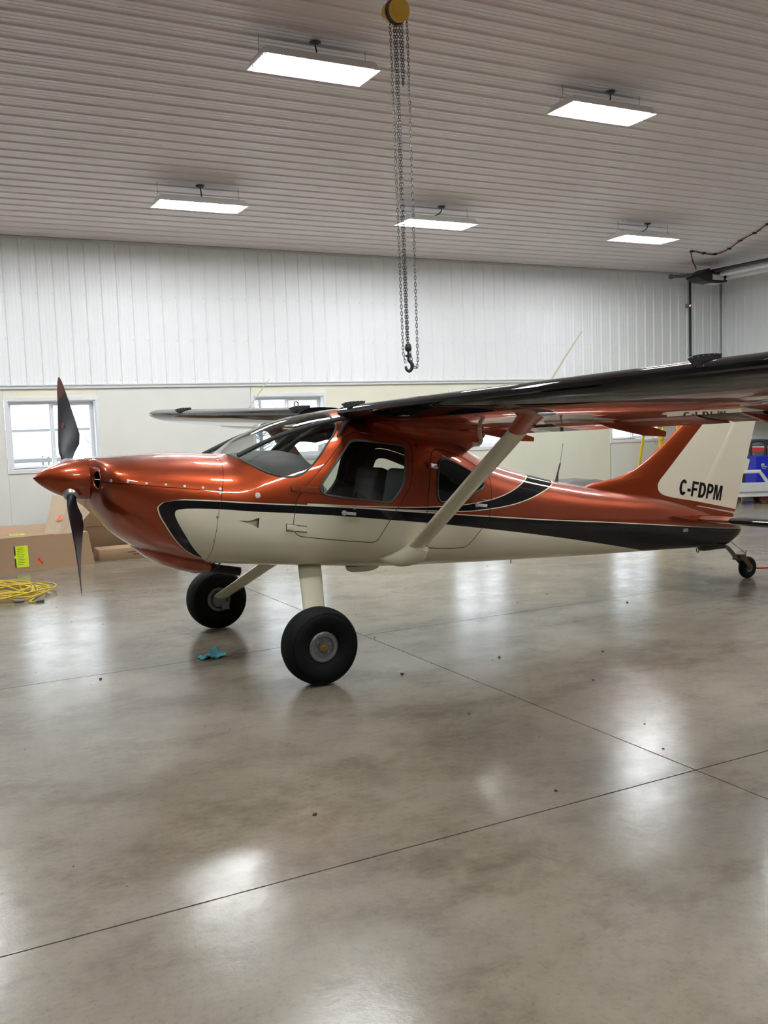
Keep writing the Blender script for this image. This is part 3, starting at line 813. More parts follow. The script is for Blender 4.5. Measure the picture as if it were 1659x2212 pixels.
# fin and rudder
HINGE = [(4.55,.84),(4.69,1.046),(5.083,1.601),(5.39,2.04)]
def fin_le(z): return pch([.95,1.05,1.10,1.126,1.174,1.272,1.432,1.62,1.90,2.00,2.04],[2.95,3.12,3.30,3.547,3.735,3.945,4.191,4.445,4.82,4.97,5.08], z)
def hng(z): return pch([.60,.84,1.046,1.601,2.04],[4.40,4.55,4.69,5.083,5.39], z)
def rte(z): return 5.136+(z-.696)*.333
FT = .040
def fin_y(x, z):
    h = hng(z)
    if x <= h:
        a = fin_le(z); u = max(0, min(1, (x-a)/max(.05, h-a))); return FT*min(1, math.sqrt(min(1, u*2.6)))*(1 if u > .385 else 1)
    u = (x-h)/(rte(z)-h); return FT*(1-.88*u)
ZF = [.70,.80,.90,1.0,1.06,1.10,1.126,1.15,1.20,1.27,1.35,1.45,1.6,1.75,1.9,1.97,2.01,2.04]
b = MB(); R = []
for z in ZF:
    a, h = fin_le(max(z, .95)), hng(z)-.0015
    sc = 1. if z < 1.96 else max(.25, 1-(z-1.96)/.08*.75)
    us = [0,.01,.03,.07,.13,.22,.35,.5,.7,.85,1]
    R.append([(a+(h-a)*u, -sc*fin_y(a+(h-a)*u, z), z) for u in us]+[(a+(h-a)*u, sc*fin_y(a+(h-a)*u, z), z) for u in us[::-1][:-1]])
b.rings(R); fin = b.build('fin', m_fin, plane, 45)
b = MB(); R = []
us = [0,.02,.2,.4,.6,.8,1]
for t in [i/12 for i in range(13)]:
    row = []
    for u in us+[-1]+us[::-1]:
        if u < 0: continue
        pass
    z_h = .815+(2.02-.815)*t; 
    def rp(u, s):
        # bottom edge slopes down toward the trailing edge
        zb = .815-(.815-.700)*u; z = zb+(2.02-zb)*t
        x = hng(z)+.001+(rte(z)-hng(z)-.001)*u
        y = .034 if u == 0 else fin_y(x, z)
        return (x, s*y, z)
    R.append([rp(u, -1) for u in us]+[rp(u, 1) for u in us[::-1]])
b.rings(R); rud = b.build('rudder', m_fin, plane, 45)
b = MB(); b.prism([(rte(1.23)-.01,1.235),(rte(1.23)+.045,1.215),(rte(1.14)+.040,1.115),(rte(1.14)-.01,1.11)], 'y', -.004, .004); b.build('rudder_tab', m_cream, rud)
b = MB()
b.box((4.56,-.03,.80),(4.62,.03,.845)); b.build('rudder_hinge', m_copper_plain, rud)
# registration letters on the fin (each its own piece), laid along the sloping baseline
def letters():
    G = {}
    G['C'] = (.62, None); G['-'] = (.30, None)
    o0 = Vector((4.331, .930)); bx = Vector((.598, -.104)); bx_n = bx.normalized(); by = Vector((.030, .146))
    Hh = by.length; byn = by.normalized()
    def place(poly, x, w): return [o0+bx_n*(x+p[0]*w)+byn*(p[1]*Hh) for p in poly]
    def arc(cx, cy, rx, ry, a0, a1, n=14): return [(cx+rx*math.cos(math.radians(a0+(a1-a0)*i/n)), cy+ry*math.sin(math.radians(a0+(a1-a0)*i/n))) for i in range(n+1)]
    Cq = arc(.5,.5,.5,.52,38,322,24); Ci = arc(.5,.5,.19,.32,322-10,38+10,24)
    Dp = [(0,0),(.45,0)]+arc(.45,.5,.55,.5,-90,90,14)+[(0,1)]
    Dh = [(.32,.19),(.42,.19)]+arc(.42,.5,.26,.31,-90,90,12)+[(.32,.81)]
    Pp = [(0,0),(.29,0),(.29,.36),(.52,.36)]+arc(.55,.68,.45,.32,-90,90,12)+[(0,1)]
    Ph = [(.33,.54),(.5,.54)]+arc(.52,.685,.16,.145,-90,90,10)+[(.33,.83)]
    Fp = [(0,0),(.32,0),(.32,.40),(.88,.40),(.88,.57),(.32,.57),(.32,.82),(1,.82),(1,1),(0,1)]
    Mp = [(0,0),(.22,0),(.22,.74),(.39,0),(.61,0),(.78,.74),(.78,0),(1,0),(1,1),(.68,1),(.5,.30),(.32,1),(0,1)]
    Hy = [(0,.28),(1,.28),(1,.47),(0,.47)]
    items = [('C', .000, .098, [Cq+Ci], []), ('-', .108, .042, [Hy], []), ('F', .163, .082, [Fp], []), ('D', .260, .100, [Dp], [Dh]), ('P', .376, .092, [Pp], [Ph]), ('M', .482, .118, [Mp], [])]
    for nm, x, w, polys, holes in items:
        bm = bmesh.new()
        loops = [[Vector((q.x, q.y, 0)) for q in place(P, x, w)] for P in polys+holes]
        flat = [q for lp in loops for q in lp]; vs = [bm.verts.new((q.x, 0, q.y)) for q in flat]
        for tri in tessellate_polygon(loops): bm.faces.new([vs[i] for i in tri])
        bmesh.ops.subdivide_edges(bm, edges=bm.edges, cuts=1)
        for v in bm.verts: v.co.y = -(fin_y(v.co.x, v.co.z)+.0022)
        ex = bmesh.ops.extrude_face_region(bm, geom=bm.faces[:])
        for v in [e for e in ex['geom'] if isinstance(e, bmesh.types.BMVert)]: v.co.y += .0018
        bmesh.ops.recalc_face_normals(bm, faces=bm.faces)
        me = bpy.data.meshes.new('registration_letter'); bm.to_mesh(me); bm.free(); me.materials.append(m_black)
        link('registration_letter', me, plane)
letters()

b = MB(); b.prism([(4.40,.87),(4.53,.808),(4.80,.752),(5.085,.690),(5.10,.60),(4.9,.58),(4.4,.68)], 'y', -.032, .032); b.build('tail_fairing', m_copper_plain, plane)
# tailplane
def stab(side):
    s_ = empty('tailplane'); s_.parent = plane
    b = MB(); R = []
    for y, x0, ch, zc in ((.06,4.32,.84,.705),(.62,4.36,.80,.711),(1.15,4.40,.76,.716),(1.35,4.46,.68,.718),(1.42,4.55,.52,.718)):
        P = []
        for xi, sg in [(1,0),(.9,1),(.7,1),(.5,1),(.3,1),(.15,1),(.06,1),(.015,1),(0,0),(.015,-1),(.06,-1),(.15,-1),(.3,-1),(.5,-1),(.7,-1),(.9,-1)]:
            yt = 5*.105*(.2969*math.sqrt(xi)-.1260*xi-.3516*xi*xi+.2843*xi**3-.1036*xi**4)
            P.append((x0+xi*ch, side*y, zc-xi*ch*.125+sg*yt*ch))
        R.append(P)
    b.rings(R); b.mi = [1]*16+[0]*(len(b.f)-16); b.build('stabiliser', [m_black, m_copper_plain], s_, 40)
    b = MB(); P = [(4.063,.750),(4.3,.745),(4.7,.705),(5.12,.645),(5.12,.605),(4.7,.638),(4.3,.690)]
    b.prism(P, 'y', min(side*.02, side*.27), max(side*.02, side*.27)); b.build('root_fairing', m_copper_plain, s_)
stab(-1); stab(1)
b = MB(); b.box((4.235,-wid(4.26,.600)-.003,.583),(4.30,-wid(4.26,.600)+.004,.615)); b.build('data_plate', m_steel, fus)

# black stub aerial on the rear fuselage, belly bump, tie ring
b = MB(); b.tube([(2.885,0,1.135),(2.895,0,1.19),(2.905,0,1.23)], [.018,.010,.007], 8); b.tube([(2.905,0,1.23),(2.93,0,1.30)], .007, 8); b.tube([(2.93,0,1.30),(2.965,0,1.476)], .0022, 5); b.build('stub_aerial', m_wire, plane)
b = MB(); b.rings([[(.80+rx*math.cos(2*PI*k/24), -.22+ry*math.sin(2*PI*k/24), z) for k in range(24)] for rx, ry, z in ((.15,.06,.62),(.14,.055,.59),(.10,.04,.572))]); b.build('belly_blister', m_cream, plane, 50)
b = MB(); b.tube([(4.625+.018*math.cos(2*PI*k/14), 0, .355+.022*math.sin(2*PI*k/14)) for k in range(15)], .005, 6, cap=False); b.build('tie_down_ring', m_wire, plane)
b = MB(); b.tube([(2.35,-.02,.49),(2.35,-.02,.455)], .004, 6); b.build('drain_mast', m_wire, plane)

# main gear
def wheel(side):
    w = empty('main_wheel', (.025, side*1.08, .256)); w.parent = plane
    r, hw = .258, .108
    b = MB(); pr = [(.100,-.062),(.112,-.078),(.150,-.102),(.195,-.109),(.222,-.101),(.226,-.096),(.229,-.099),(.245,-.078),(.256,-.040),(r,0),(.256,.040),(.245,.078),(.229,.099),(.226,.096),(.222,.101),(.195,.109),(.150,.102),(.112,.078),(.100,.062)]
    b.lathe(pr, 'y', n=56)
    # flatten the contact patch and bulge the side wall there
    v2 = []
    for x, y, z in b.v:
        if z < -.246: y *= 1.0; z = -.246
        v2.append((x, y*(1+.10*max(0, (-z-.12)/.14)), z))
    b.v = v2; b.build('tyre', m_rubber, w, 60)
    b = MB(); b.lathe([(.090,-.058),(.103,-.066),(.103,-.072),(.093,-.078),(.074,-.074),(.070,-.050),(.030,-.045),(.030,-.070),(.001,-.072)][::-1]+[(.090,.058),(.103,.066),(.103,.072),(.093,.078),(.074,.074),(.070,.050),(.030,.045),(.030,.070),(.001,.072)], 'y', n=40); b.build('rim', m_hub, w, 40)
    b = MB(); b.lathe([(.0,-.088),(.014,-.088),(.016,-.078),(.022,-.075),(.022,-.06)], 'y', n=12) if 0 else None
    s_ = side
    b.lathe([(.002, s_*.092),(.012,s_*.092),(.013,s_*.080),(.024,s_*.078),(.025,s_*.066)], 'y', n=14); b.build('axle_nut', m_brass, w, 40)
    for k in range(6):
        a = 2*PI*k/6+.3; b = MB(); b.lathe([(.006, s_*.058),(.006, s_*.050)], 'y', (.05*math.cos(a), 0, .05*math.sin(a)), 6, cap=True); b.build('rim_bolt', m_steel, w)
    b = MB(); b.lathe([(.055, -s_*.10),(.055,-s_*.078),(.062,-s_*.076)], 'y', n=24, cap=True); b.box((.01,-s_*.085-.03,-.085),(.075,-s_*.085+.03,-.02)); b.build('brake_caliper', m_hub, w, 40)
    # leg
    g = MB(); R = []
    for t in [i/8 for i in range(9)]:
        p = Vector((.33+(.045-.33)*t, side*(.26+(1.0-.26)*t), .70+(.285-.70)*t))
        ch = .180-.035*t; d = Vector((-.285, side*.74, -.415)).normalized(); cx_ = (Vector((1,0,0))-d*d.x).normalized(); nx = d.cross(cx_)
        R.append([p+cx_*(ch/2*math.cos(2*PI*k/20))+nx*(.024*math.sin(2*PI*k/20)) for k in range(20)])
    g.rings(R); g.build('gear_leg', m_cream, plane, 50)
wheel(-1); wheel(1)
# tail wheel
tw = empty('tail_wheel', (5.325, 0, .112)); tw.parent = plane
b = MB(); b.lathe([(.045,-.03),(.070,-.036),(.096,-.032),(.110,-.016),(.112,0),(.110,.016),(.096,.032),(.070,.036),(.045,.03)], 'y', n=36); b.build('tyre', m_rubber, tw, 60)
b = MB(); b.lathe([(.001,-.046),(.025,-.045),(.03,-.028),(.05,-.030),(.05,.030),(.03,.028),(.025,.045),(.001,.046)], 'y', n=24); b.build('rim', m_hub, tw, 40)
m_bronze = simple('worn_bronze_steel', (.10,.075,.04), .5, .6)
b = MB()
for s_ in (-1, 1):
    b.rings([[(-.15,s_*.046,.115),(-.09,s_*.046,.145),(.01,s_*.046,.03),(.02,s_*.046,-.01),(-.02,s_*.046,-.01),(-.10,s_*.046,.07)], [(-.15,s_*.052,.115),(-.09,s_*.052,.145),(.01,s_*.052,.03),(.02,s_*.052,-.01),(-.02,s_*.052,-.01),(-.10,s_*.052,.07)]])
b.box((-.16,-.05,.09),(-.08,.05,.15)); b.build('fork', m_bronze, tw)
b = MB(); R = []
for p in catmull([(4.95,0,.375),(5.03,0,.345),(5.10,0,.285),(5.15,0,.235),(5.22,0,.225)], 5): R.append([(p.x, -.022, p.z-.012), (p.x, .022, p.z-.012), (p.x+.006, .022, p.z+.012), (p.x+.006, -.022, p.z+.012)])
b.rings(R); b.build('tail_spring', m_grey_p, plane, 50)
b = MB(); b.box((4.67,-.035,.345),(4.97,.035,.385)); b.build('spring_bracket', m_wire, plane)
b = MB(); b.tube([(5.05,-.03,.41),(5.16,-.04,.33),(5.25,-.04,.275)], .005, 6); b.tube([(5.20,-.04,.305),(5.25,-.04,.275)], .011, 8); b.tube([(5.255,-.04,.25),(5.265,-.04,.30)], .008, 6); b.build('steering_link', m_steel, plane)

# cabin
def rbox(name, lo, hi, mat, parent, bev=.03, rot=None, seg=3):
    bm = bmesh.new(); bmesh.ops.create_cube(bm, size=1)
    for v in bm.verts: v.co = Vector([lo[i]+(hi[i]-lo[i])*(v.co[i]+.5) for i in range(3)])
    bmesh.ops.bevel(bm, geom=bm.edges[:], offset=bev, segments=seg, affect='EDGES', profile=.6)
    if rot:
        c = Vector([(lo[0]+hi[0])/2, (lo[1]+hi[1])/2, lo[2]]); bmesh.ops.rotate(bm, verts=bm.verts, cent=c, matrix=Matrix.Rotation(rot, 3, 'Y'))
    me = bpy.data.meshes.new(name); bm.to_mesh(me); bm.free(); me.materials.append(mat)
    me.polygons.foreach_set('use_smooth', [True]*len(me.polygons)); me.set_sharp_from_angle(angle=math.radians(50))
    return link(name, me, parent)
for s_ in (-1, 1):
    st_ = empty('seat'); st_.parent = plane
    rbox('cushion', (.62,s_*.27-.20,.80), (1.10,s_*.27+.20,.97), m_seat, st_, .05)
    rbox('backrest', (1.02,s_*.27-.20,.92), (1.14,s_*.27+.20,1.36), m_seat, st_, .05, .22)
rs = empty('rear_seat'); rs.parent = plane
rbox('cushion', (1.42,-.40,.80), (1.70,.40,.98), m_seat, rs, .05); rbox('backrest', (1.66,-.38,.90), (1.76,.38,1.14), m_seat, rs, .04, .2)
rbox('cabin_floor_panel', (.15,-.36,.76), (1.70,.36,.79), m_inside, plane, .01)
b = MB(); R = []
for x, zb, zt in ((-.29,1.46,1.50),(-.24,1.42,1.515),(-.16,1.37,1.525),(-.05,1.33,1.535),(.08,1.29,1.54),(.20,1.26,1.535),(.30,1.235,1.51),(.36,1.22,1.45)):
    hw = .95*wid(x, zb+.03)-.03; zt = min(zt, sec(x)[0]-.045); P = []
    for k in range(25):
        a = PI*k/24; P.append((x, hw*math.copysign(abs(math.cos(a))**.8, math.cos(a)), zb+(zt-zb)*math.sin(a)**.85))
    R.append(P+[(x, -hw*.97, zb-.06), (x, hw*.97, zb-.06)])
b.rings(R); b.build('glareshield', m_shield, plane, 50)
b = MB(); b.box((.34,-.47,1.02),(.365,.47,1.34)); ip = b.build('instrument_panel', m_grey_p, plane)
b = MB()
for y, z, r in ((-.38,1.27,.04),(-.28,1.27,.04),(-.38,1.17,.04),(-.28,1.17,.04)): b.lathe([(r,.366),(r,.372),(r*.85,.374)], 'x', (0,y,z), 20, cap=True)
b.box((.366,-.16,1.16),(.372,.12,1.34)); b.build('instruments', m_dark, ip)
rbox('panel_screen', (.12,-.30,1.33), (.20,-.12,1.46), m_dark, plane, .02, -.3)
for s_ in (-1, 1):
    b = MB(); b.tube(catmull([(.52,s_*.25,.80),(.50,s_*.25,1.05),(.47,s_*.25,1.17)], 4), .012, 8); b.tube([(.47,s_*.25,1.15),(.455,s_*.25,1.27)], .02, 8); b.build('control_stick', m_dark, plane)
    b = MB(); b.tube(catmull([(-.24,s_*.40,1.52),(.10,s_*.41,1.655),(.50,s_*.41,1.745),(.66,s_*.41,1.76)], 5), .017, 8); b.tube([(.60,s_*.43,1.73),(.38,s_*.49,1.44)], .015, 8); b.build('cage_tube', m_dark, plane)
b = MB(); b.tube([(.62,-.42,1.74),(.62,.42,1.74)], .017, 8); b.tube([(1.15,-.42,1.70),(1.15,.42,1.70)], .017, 8); b.tube([(.62,0,1.74),(.20,0,1.50)], .015, 8); b.tube([(1.15,-.5,1.55),(1.10,-.5,.80)], .016, 8); b.tube([(1.15,.5,1.55),(1.10,.5,.80)], .016, 8); b.build('cage_frame', m_dark, plane)
rbox('headliner', (.60,-.34,1.715), (1.35,.34,1.745), m_inside, plane, .01)
b = MB()
for s_ in (-1, 1): b.tube([(1.30,s_*.40,1.58),(1.02,s_*.38,1.05)], .009, 6)
b.build('seat_belts', m_dark, plane)
drop(HULL, GLASS, OUT)
# ------------------------------------------------------------------ ceiling lights
FL, FW = 1.24, .50
def make_light():
    r = empty('ceiling_light', (0,0,0))
    b = MB()   # housing: shallow pan with sloping sides, open below
    o_ = [(-FL/2,-FW/2),(FL/2,-FW/2),(FL/2,FW/2),(-FL/2,FW/2)]; i_ = [(x*.93, y*.80) for x, y in o_]
    b.rings([[(x, y, 0) for x, y in o_], [(x, y, .085) for x, y in i_], [(x*.98, y*.96, .079) for x, y in i_], [(x*.985, y*.97, 0) for x, y in o_], [(x, y, 0) for x, y in o_]], False, False)
    b.box((-FL*.465,-FW*.40,.080), (FL*.465,FW*.40,.090)); b.box((-.50,-.06,.090),(.50,.06,.125))
    b.build('housing', m_fixt, r)
    for k in range(6):
        y = -FW*.34+FW*.68*k/5
        b = MB(); b.tube([(-FL*.455,y,.040),(FL*.455,y,.040)], .0135, 8); b.build('fluorescent_tube', m_tube, r)
    for s_ in (-1, 1):
        b = MB(); P = []
        for k in range(6):
            y = -FW*.34+FW*.68*k/5; P += [(y-.03, .055), (y-.016, .020), (y+.016, .020), (y+.03, .055)]
        b.prism(P+[(FW*.39,.078),(-FW*.39,.078)], 'x', s_*FL*.462-.006, s_*FL*.462+.006); b.build('lamp_holder_strip', m_fixt, r)
    return r
lproto = make_light()
LX1 = [4.0, 7.64]; LX2 = [4.02, 7.78, 11.95]
spots = [(4.0,8.87,5.2,'fluorescent ceiling light nearest the top of the picture, left of the chain hoist',0),
 (7.64,8.87,5.2,'fluorescent ceiling light high on the right, between hoist chains and heater',1),
 (4.02,12.9,4.75,'fluorescent ceiling light above the left wall, left of the hoist chains',0),
 (7.78,12.9,4.75,'fluorescent ceiling light that the hoist chains pass in front of',2),
 (11.95,12.85,4.75,'fluorescent ceiling light farthest right, next to the heater',2)]
hid = 'fluorescent ceiling light outside the picture over the rest of the hangar'
for x, y in ((.3,8.87),(11.3,8.87),(.3,12.9),(.3,4.6),(4.0,4.6),(7.64,4.6),(11.3,4.6),(-3.2,8.87),(.3,.6),(4.0,.6),(7.64,.6)):
    spots.append((x, y, zceil(y)-.29, hid, 0))
for i, (x, y, z, lab, kind) in enumerate(spots):
    o = lproto if i == 0 else copy_tree(lproto)
    o.location = (x, y, z); tag(o, lab, 'ceiling light', 'ceiling lights' if i < 5 else 'ceiling lights outside the picture')
base_kids = {}
for i, (x, y, z, lab, kind) in enumerate(spots):
    root = [o for o in COL.objects if o.name.startswith('ceiling_light') and o.parent is None and abs(o.location.x-x) < 1e-4 and abs(o.location.y-y) < 1e-4][0]
    # hanging chains, power cord and ceiling rose, in the light's own space
    for sx_ in (-1, 1):
        b = MB(); xx = sx_*FL*.46; yy = 0
        zt = zceil(y)-z-.015
        b.tube([(xx, 0, zt), (xx, 0, .16)], .0025, 5); b.tube([(xx, 0, .16), (xx-.03*sx_, -.12, .088)], .002, 5); b.tube([(xx, 0, .16), (xx-.03*sx_, .12, .088)], .002, 5)
        b.build('hanging_chain', m_grey_p, root)
    cx_ = .02 if kind == 0 else (.12 if kind == 1 else .10)
    zt = zceil(y)-z
    b = MB(); b.lathe([(.001,-.030),(.035,-.030),(.055,-.018),(.060,-.006),(.060,0)], 'z', (cx_, 0, zt-.012), 20); b.build('ceiling_rose', m_grey_p, root, 40)
    b = MB()
    if kind == 2: P = [(cx_,0,zt-.04),(cx_-.02,0,zt-.10),(cx_-.15,0,zt-.17),(-.35,0,zt-.175),(-.46,0,.12),(-.48,0,.09)]
    elif kind == 1: P = [(cx_,0,zt-.04),(cx_+.0,0,zt-.10),(cx_-.06,0,zt-.15),(cx_-.16,0,.125)]
    else: P = [(cx_,0,zt-.04),(cx_+.012,0,zt-.10),(cx_+.012,0,zt-.16),(cx_,0,.12)]
    b.tube(catmull(P, 5), .008, 6)
    if kind < 2: b.tube(catmull([(-.52,.02,.09),(-.46,.02,.125),(-.36,.02,.12),(-.28,.02,.09)], 5), .008, 6)
    b.build('power_cord', m_wire, root, 60)

# ------------------------------------------------------------------ chain hoist
hx, hy, hz = 4.185, 7.50, 5.26
h = empty('chain_hoist', (hx, hy, hz), label='yellow chain hoist with long steel chains hanging from the ceiling', cat='hoist')
b = MB()
# round cover facing the viewer, slightly downwards
hd = (Vector((0,0,CAM_H))-Vector((hx,hy,hz))); hd.z *= .35; hd.normalize(); hd = (hd*math.cos(.6)+Vector((.89,-.46,0))*math.sin(.6)).normalized(); ha = Vector((0,0,1)).cross(hd).normalized(); hb = hd.cross(ha)
def hring(r, d, n=40): return [hd*d+r*(math.cos(2*PI*k/n)*ha+math.sin(2*PI*k/n)*hb) for k in range(n)]
b.rings([hring(r, d) for r, d in ((.088,.012),(.096,.016),(.098,.05),(.093,.066),(.080,.070),(.001,.070))]); b.build('gear_cover', m_yel, h, 40)
b = MB(); b.rings([hring(r, d) for r, d in ((.095,-.03),(.108,-.026),(.108,-.016),(.090,-.010),(.090,.002),(.104,.006),(.104,.012))]); b.build('hand_wheel', m_chain, h, 40)
b = MB(); b.rings([hring(r, d) for r, d in ((.080,-.10),(.094,-.095),(.098,-.05),(.095,-.034))]); b.build('brake_cover', m_yel, h, 40)
b = MB(); b.tube([(0,0,.08),(0,0,.17)], .018, 10); b.tube(catmull([(0,0,.17),(.03,0,.21),(.03,0,.26),(-.01,0,.285),(-.035,0,.26)], 5), .013, 8); b.build('top_hook', m_wire, h, 60)
b = MB(); zc_ = zceil(hy)-hz; b.box((-.05,-.03,.27),(.05,.03,zc_-.012)); b.box((-.10,-.08,zc_-.04),(.10,.08,zc_-.012)); b.build('ceiling_bracket', m_steel, h)
def link_shape(L, Wd, r, n=10, m=4):
    out = []
    for k in range(n):
        a = 2*PI*k/n; y = (Wd/2)*math.cos(a); z = (Wd/2)*math.sin(a) + (L/2-Wd/2)*(1 if math.sin(a) > .01 else (-1 if math.sin(a) < -.01 else 0))
        rad = Vector((math.cos(a), math.sin(a)))
        out.append([(r*math.sin(2*PI*q/m), y+rad.x*r*math.cos(2*PI*q/m), z+rad.y*r*math.cos(2*PI*q/m)) for q in range(m)])
    return out
def chain(name, path, pitch, Wd, r, spread=0.):
    b = MB(); P = [Vector(p) for p in path]; L = pitch+2.6*r
    acc = 0; k = 0; pos = []
    for i in range(len(P)-1):
        d = P[i+1]-P[i]; ln = d.length; t = acc
        while t < ln:
            pos.append((P[i]+d*(t/ln), d.normalized())); t += pitch
        acc = t-ln
    for k, (p, d) in enumerate(pos):
        S = link_shape(L, Wd, r); z_ = d; ref = Vector((.87,-.5,0)); x_ = (ref-z_*ref.dot(z_)).normalized(); y_ = z_.cross(x_)
        if k % 2: x_, y_ = y_, -x_
        R = [[p+x_*q[0]+y_*q[1]+z_*q[2] for q in rr] for rr in S]
        n = len(R); m_ = 4; v = [q for rr in R for q in rr]
        f = [(i*m_+j, i*m_+(j+1) % m_, ((i+1) % n)*m_+(j+1) % m_, ((i+1) % n)*m_+j) for i in range(n) for j in range(m_)]
        b.add(v, f)
    o = b.build(name, m_chain, h, fixn=True); o['kind'] = 'stuff'; return o
ZB = 2.195-hz
ux_, uy_ = .87, -.49    # sideways as seen along the strands
def sp(s, z): return (ux_*s, uy_*s, z)
chain('hand_chain', [sp(-.060,-.09), sp(-.040,ZB+.14), sp(-.025,ZB+.06)], .030, .017, .0030)
chain('hand_chain', [sp(.085,-.02), sp(.088,-.3), sp(.088,ZB+.06), sp(.078,ZB+.005), sp(.050,ZB+.005), sp(.030,ZB+.09), sp(.015,ZB+.18)], .030, .017, .0030)
chain('load_chain', [sp(-.028,-.09), sp(-.004,ZB+.22)], .024, .017, .0034)
chain('load_chain', [sp(-.006,-.09), sp(.008,ZB+.20)], .024, .017, .0034)
chain('slack_chain', [sp(.018,-.09), sp(.030,-.55), sp(.035,-.62), sp(.045,-.55), sp(.042,-.09)], .024, .017, .0034)
b = MB(); rboxz = ZB+.17
b.lathe([(.0,.05),(.022,.045),(.030,.02),(.030,-.005),(.018,-.02)], 'z', (*sp(.006, 0)[:2], rboxz), 12)
b.lathe([(.010,-.02),(.010,-.05),(.028,-.05),(.028,-.068),(.012,-.072)], 'z', (*sp(.006, 0)[:2], rboxz), 12)
b.build('hook_block', m_wire, h, 40)
b = MB(); q = [sp(.006, rboxz-.07), sp(.006, rboxz-.10), sp(.030, rboxz-.125), sp(.034, rboxz-.165), sp(.010, rboxz-.195), sp(-.016, rboxz-.175), sp(-.020, rboxz-.15)]
b.tube(catmull(q, 6), [.010+.006*math.sin(PI*i/36) for i in range(37)], 8); b.build('load_hook', m_wire, h, 60)

# ------------------------------------------------------------------ radiant tube heater along the side wall
m_tubeh = simple('heat_tinted_tube', (.06,.055,.06), .5, .5)
ht = empty('radiant_heater', (15.55, 14.75, 4.56), label='long tube heater with black burner box under the ceiling at right', cat='heater')
b = MB(); b.prism([(-.52,-.06),(-.44,.02),(-.20,.13),(.20,.13),(.30,.05),(.32,-.13),(-.02,-.15),(-.30,-.13)], 'y', -.16, .18); b.build('burner_box', m_wire, ht)
b = MB(); b.box((-.10,-.166,-.10),(.22,-.160,.01)); b.box((-.06,-.1,-.158),(.24,.12,-.150)); b.build('rating_plate', m_whitem, ht)
b = MB(); pr = [(-.20,.10),(-.10,.20),(.10,.17),(.27,.0),(.26,-.09)]
b.rings([[(x, y, z) for x, z in pr]+[(x, y, z-.006) for x, z in pr[::-1]] for y in (-.18, -7.5)]); b.build('reflector', m_refl, ht)
for x, z in ((-.06,.09), (.12,.02)):
    b = MB(); b.tube([(x,-.18,z),(x,-7.5,z)], .045, 14); b.build('radiant_tube', m_tubeh if x < 0 else m_refl, ht, 60)
b = MB(); b.tube(catmull([(-.45,.05,.02),(-.60,.15,.0),(-.80,.25,.0)], 5), .035, 12); b.lathe([(.05,0),(.05,.05)], 'x', (-.86,.27,.0), 14, cap=True); b.build('flue_elbow', m_grey_p, ht, 60)
b = MB()
for y in (-.1, -2.5, -5.):
    for x in (-.2, .2): b.tube([(x*.4, y, .17), (x*.5, y, zceil(14.75+y)-4.56-.012)], .004, 5)
b.build('hanging_chains', m_chain, ht)
gp = empty('gas_pipe', (15.76, YW, 0), label='black gas pipe running down the back wall from the heater', cat='pipe')
b = MB(); b.tube([(0,-.075,4.60),(0,-.075,.6)], .026, 12); b.build('pipe', m_wire, gp, 60)
b = MB(); b.lathe([(.027,-.022),(.036,-.02),(.036,.02),(.027,.022)], 'z', (0,-.075,4.05), 16); b.build('pipe_clamp', m_alu, gp, 40)
b = MB(); b.box((-.10,-.06,4.00),(-.01,-.034,4.09)); b.build('wooden_block', m_tan, gp)
# red and black wires sagging along the ceiling
def cpt(x, y): return (x, y, zceil(y)-.03)
wp = [(15.12,14.72,4.68),(14.75,14.45,4.80),cpt(14.34,14.08),cpt(14.73,14.14),cpt(15.05,14.15),cpt(15.03,13.76),cpt(14.78,13.26),cpt(14.66,12.82),cpt(14.45,12.34),cpt(14.2,11.6)]
b = MB(); pts = catmull(wp, 5); b.tube(pts, .010, 6); wr = b.build('ceiling_wire', simple('red_wire', (.30,.02,.02), .5), None, 60)
tag(wr, 'red and black wire looping along the ceiling above the heater', 'wire')
b = MB(); b.tube([(p.x+.012*math.sin(i*.9), p.y+.01*math.cos(i*1.3), p.z-.008) for i, p in enumerate(pts)], .007, 6); b.build('black_strand', m_wire, wr, 60)
b = MB()
for p in wp[2::1]: b.box((p[0]-.025,p[1]-.03,p[2]-.02),(p[0]+.025,p[1]+.03,p[2]+.02))
b.build('cable_clip', m_wire, wr)

# wall sockets
for x, z, lab in ((13.19,1.27,'white light-switch plate on the wall left of the last window'),):
    o = empty('switch_plate', (x, YW, z), label=lab, cat='switch plate')
    b = MB(); b.box((-.04,-.008,-.06),(.04,0,.06)); b.build('cover_plate', m_vinyl, o); b = MB(); b.box((-.012,-.014,-.03),(.012,-.008,.03)); b.build('toggle', m_fixt, o)

# ------------------------------------------------------------------ boxes on the left
def text_mesh(name, s, size, mat, parent, loc, rot, ext=.0006):
    cu = bpy.data.curves.new(name, 'FONT'); cu.body = s; cu.size = size; cu.extrude = ext; cu.align_x = 'CENTER'; cu.align_y = 'CENTER'; cu.offset = size*.02
    t = bpy.data.objects.new('t', cu); COL.objects.link(t); dg = bpy.context.evaluated_depsgraph_get()
    me = bpy.data.meshes.new_from_object(t.evaluated_get(dg)); bpy.data.objects.remove(t); me.materials.clear(); me.materials.append(mat); me.name = name
    o = link(name, me, parent, loc); o.rotation_euler = rot; return o
bx = empty('cardboard_carton', (1.60, 13.55, 0), math.radians(5.5), 'big tan cardboard carton with yellow and red labels and a raised flap', 'box')
X0, X1, Y0, Y1, Hh = -1.35, .645, -.80, 1.0, .435
b = MB(); v = [(X0,Y0,0),(X1,Y0,0),(X1,Y1,0),(X0,Y1,0),(X0,Y0+.04,Hh),(X1-.055,Y0+.04,Hh),(X1-.055,Y1,Hh),(X0,Y1,Hh)]
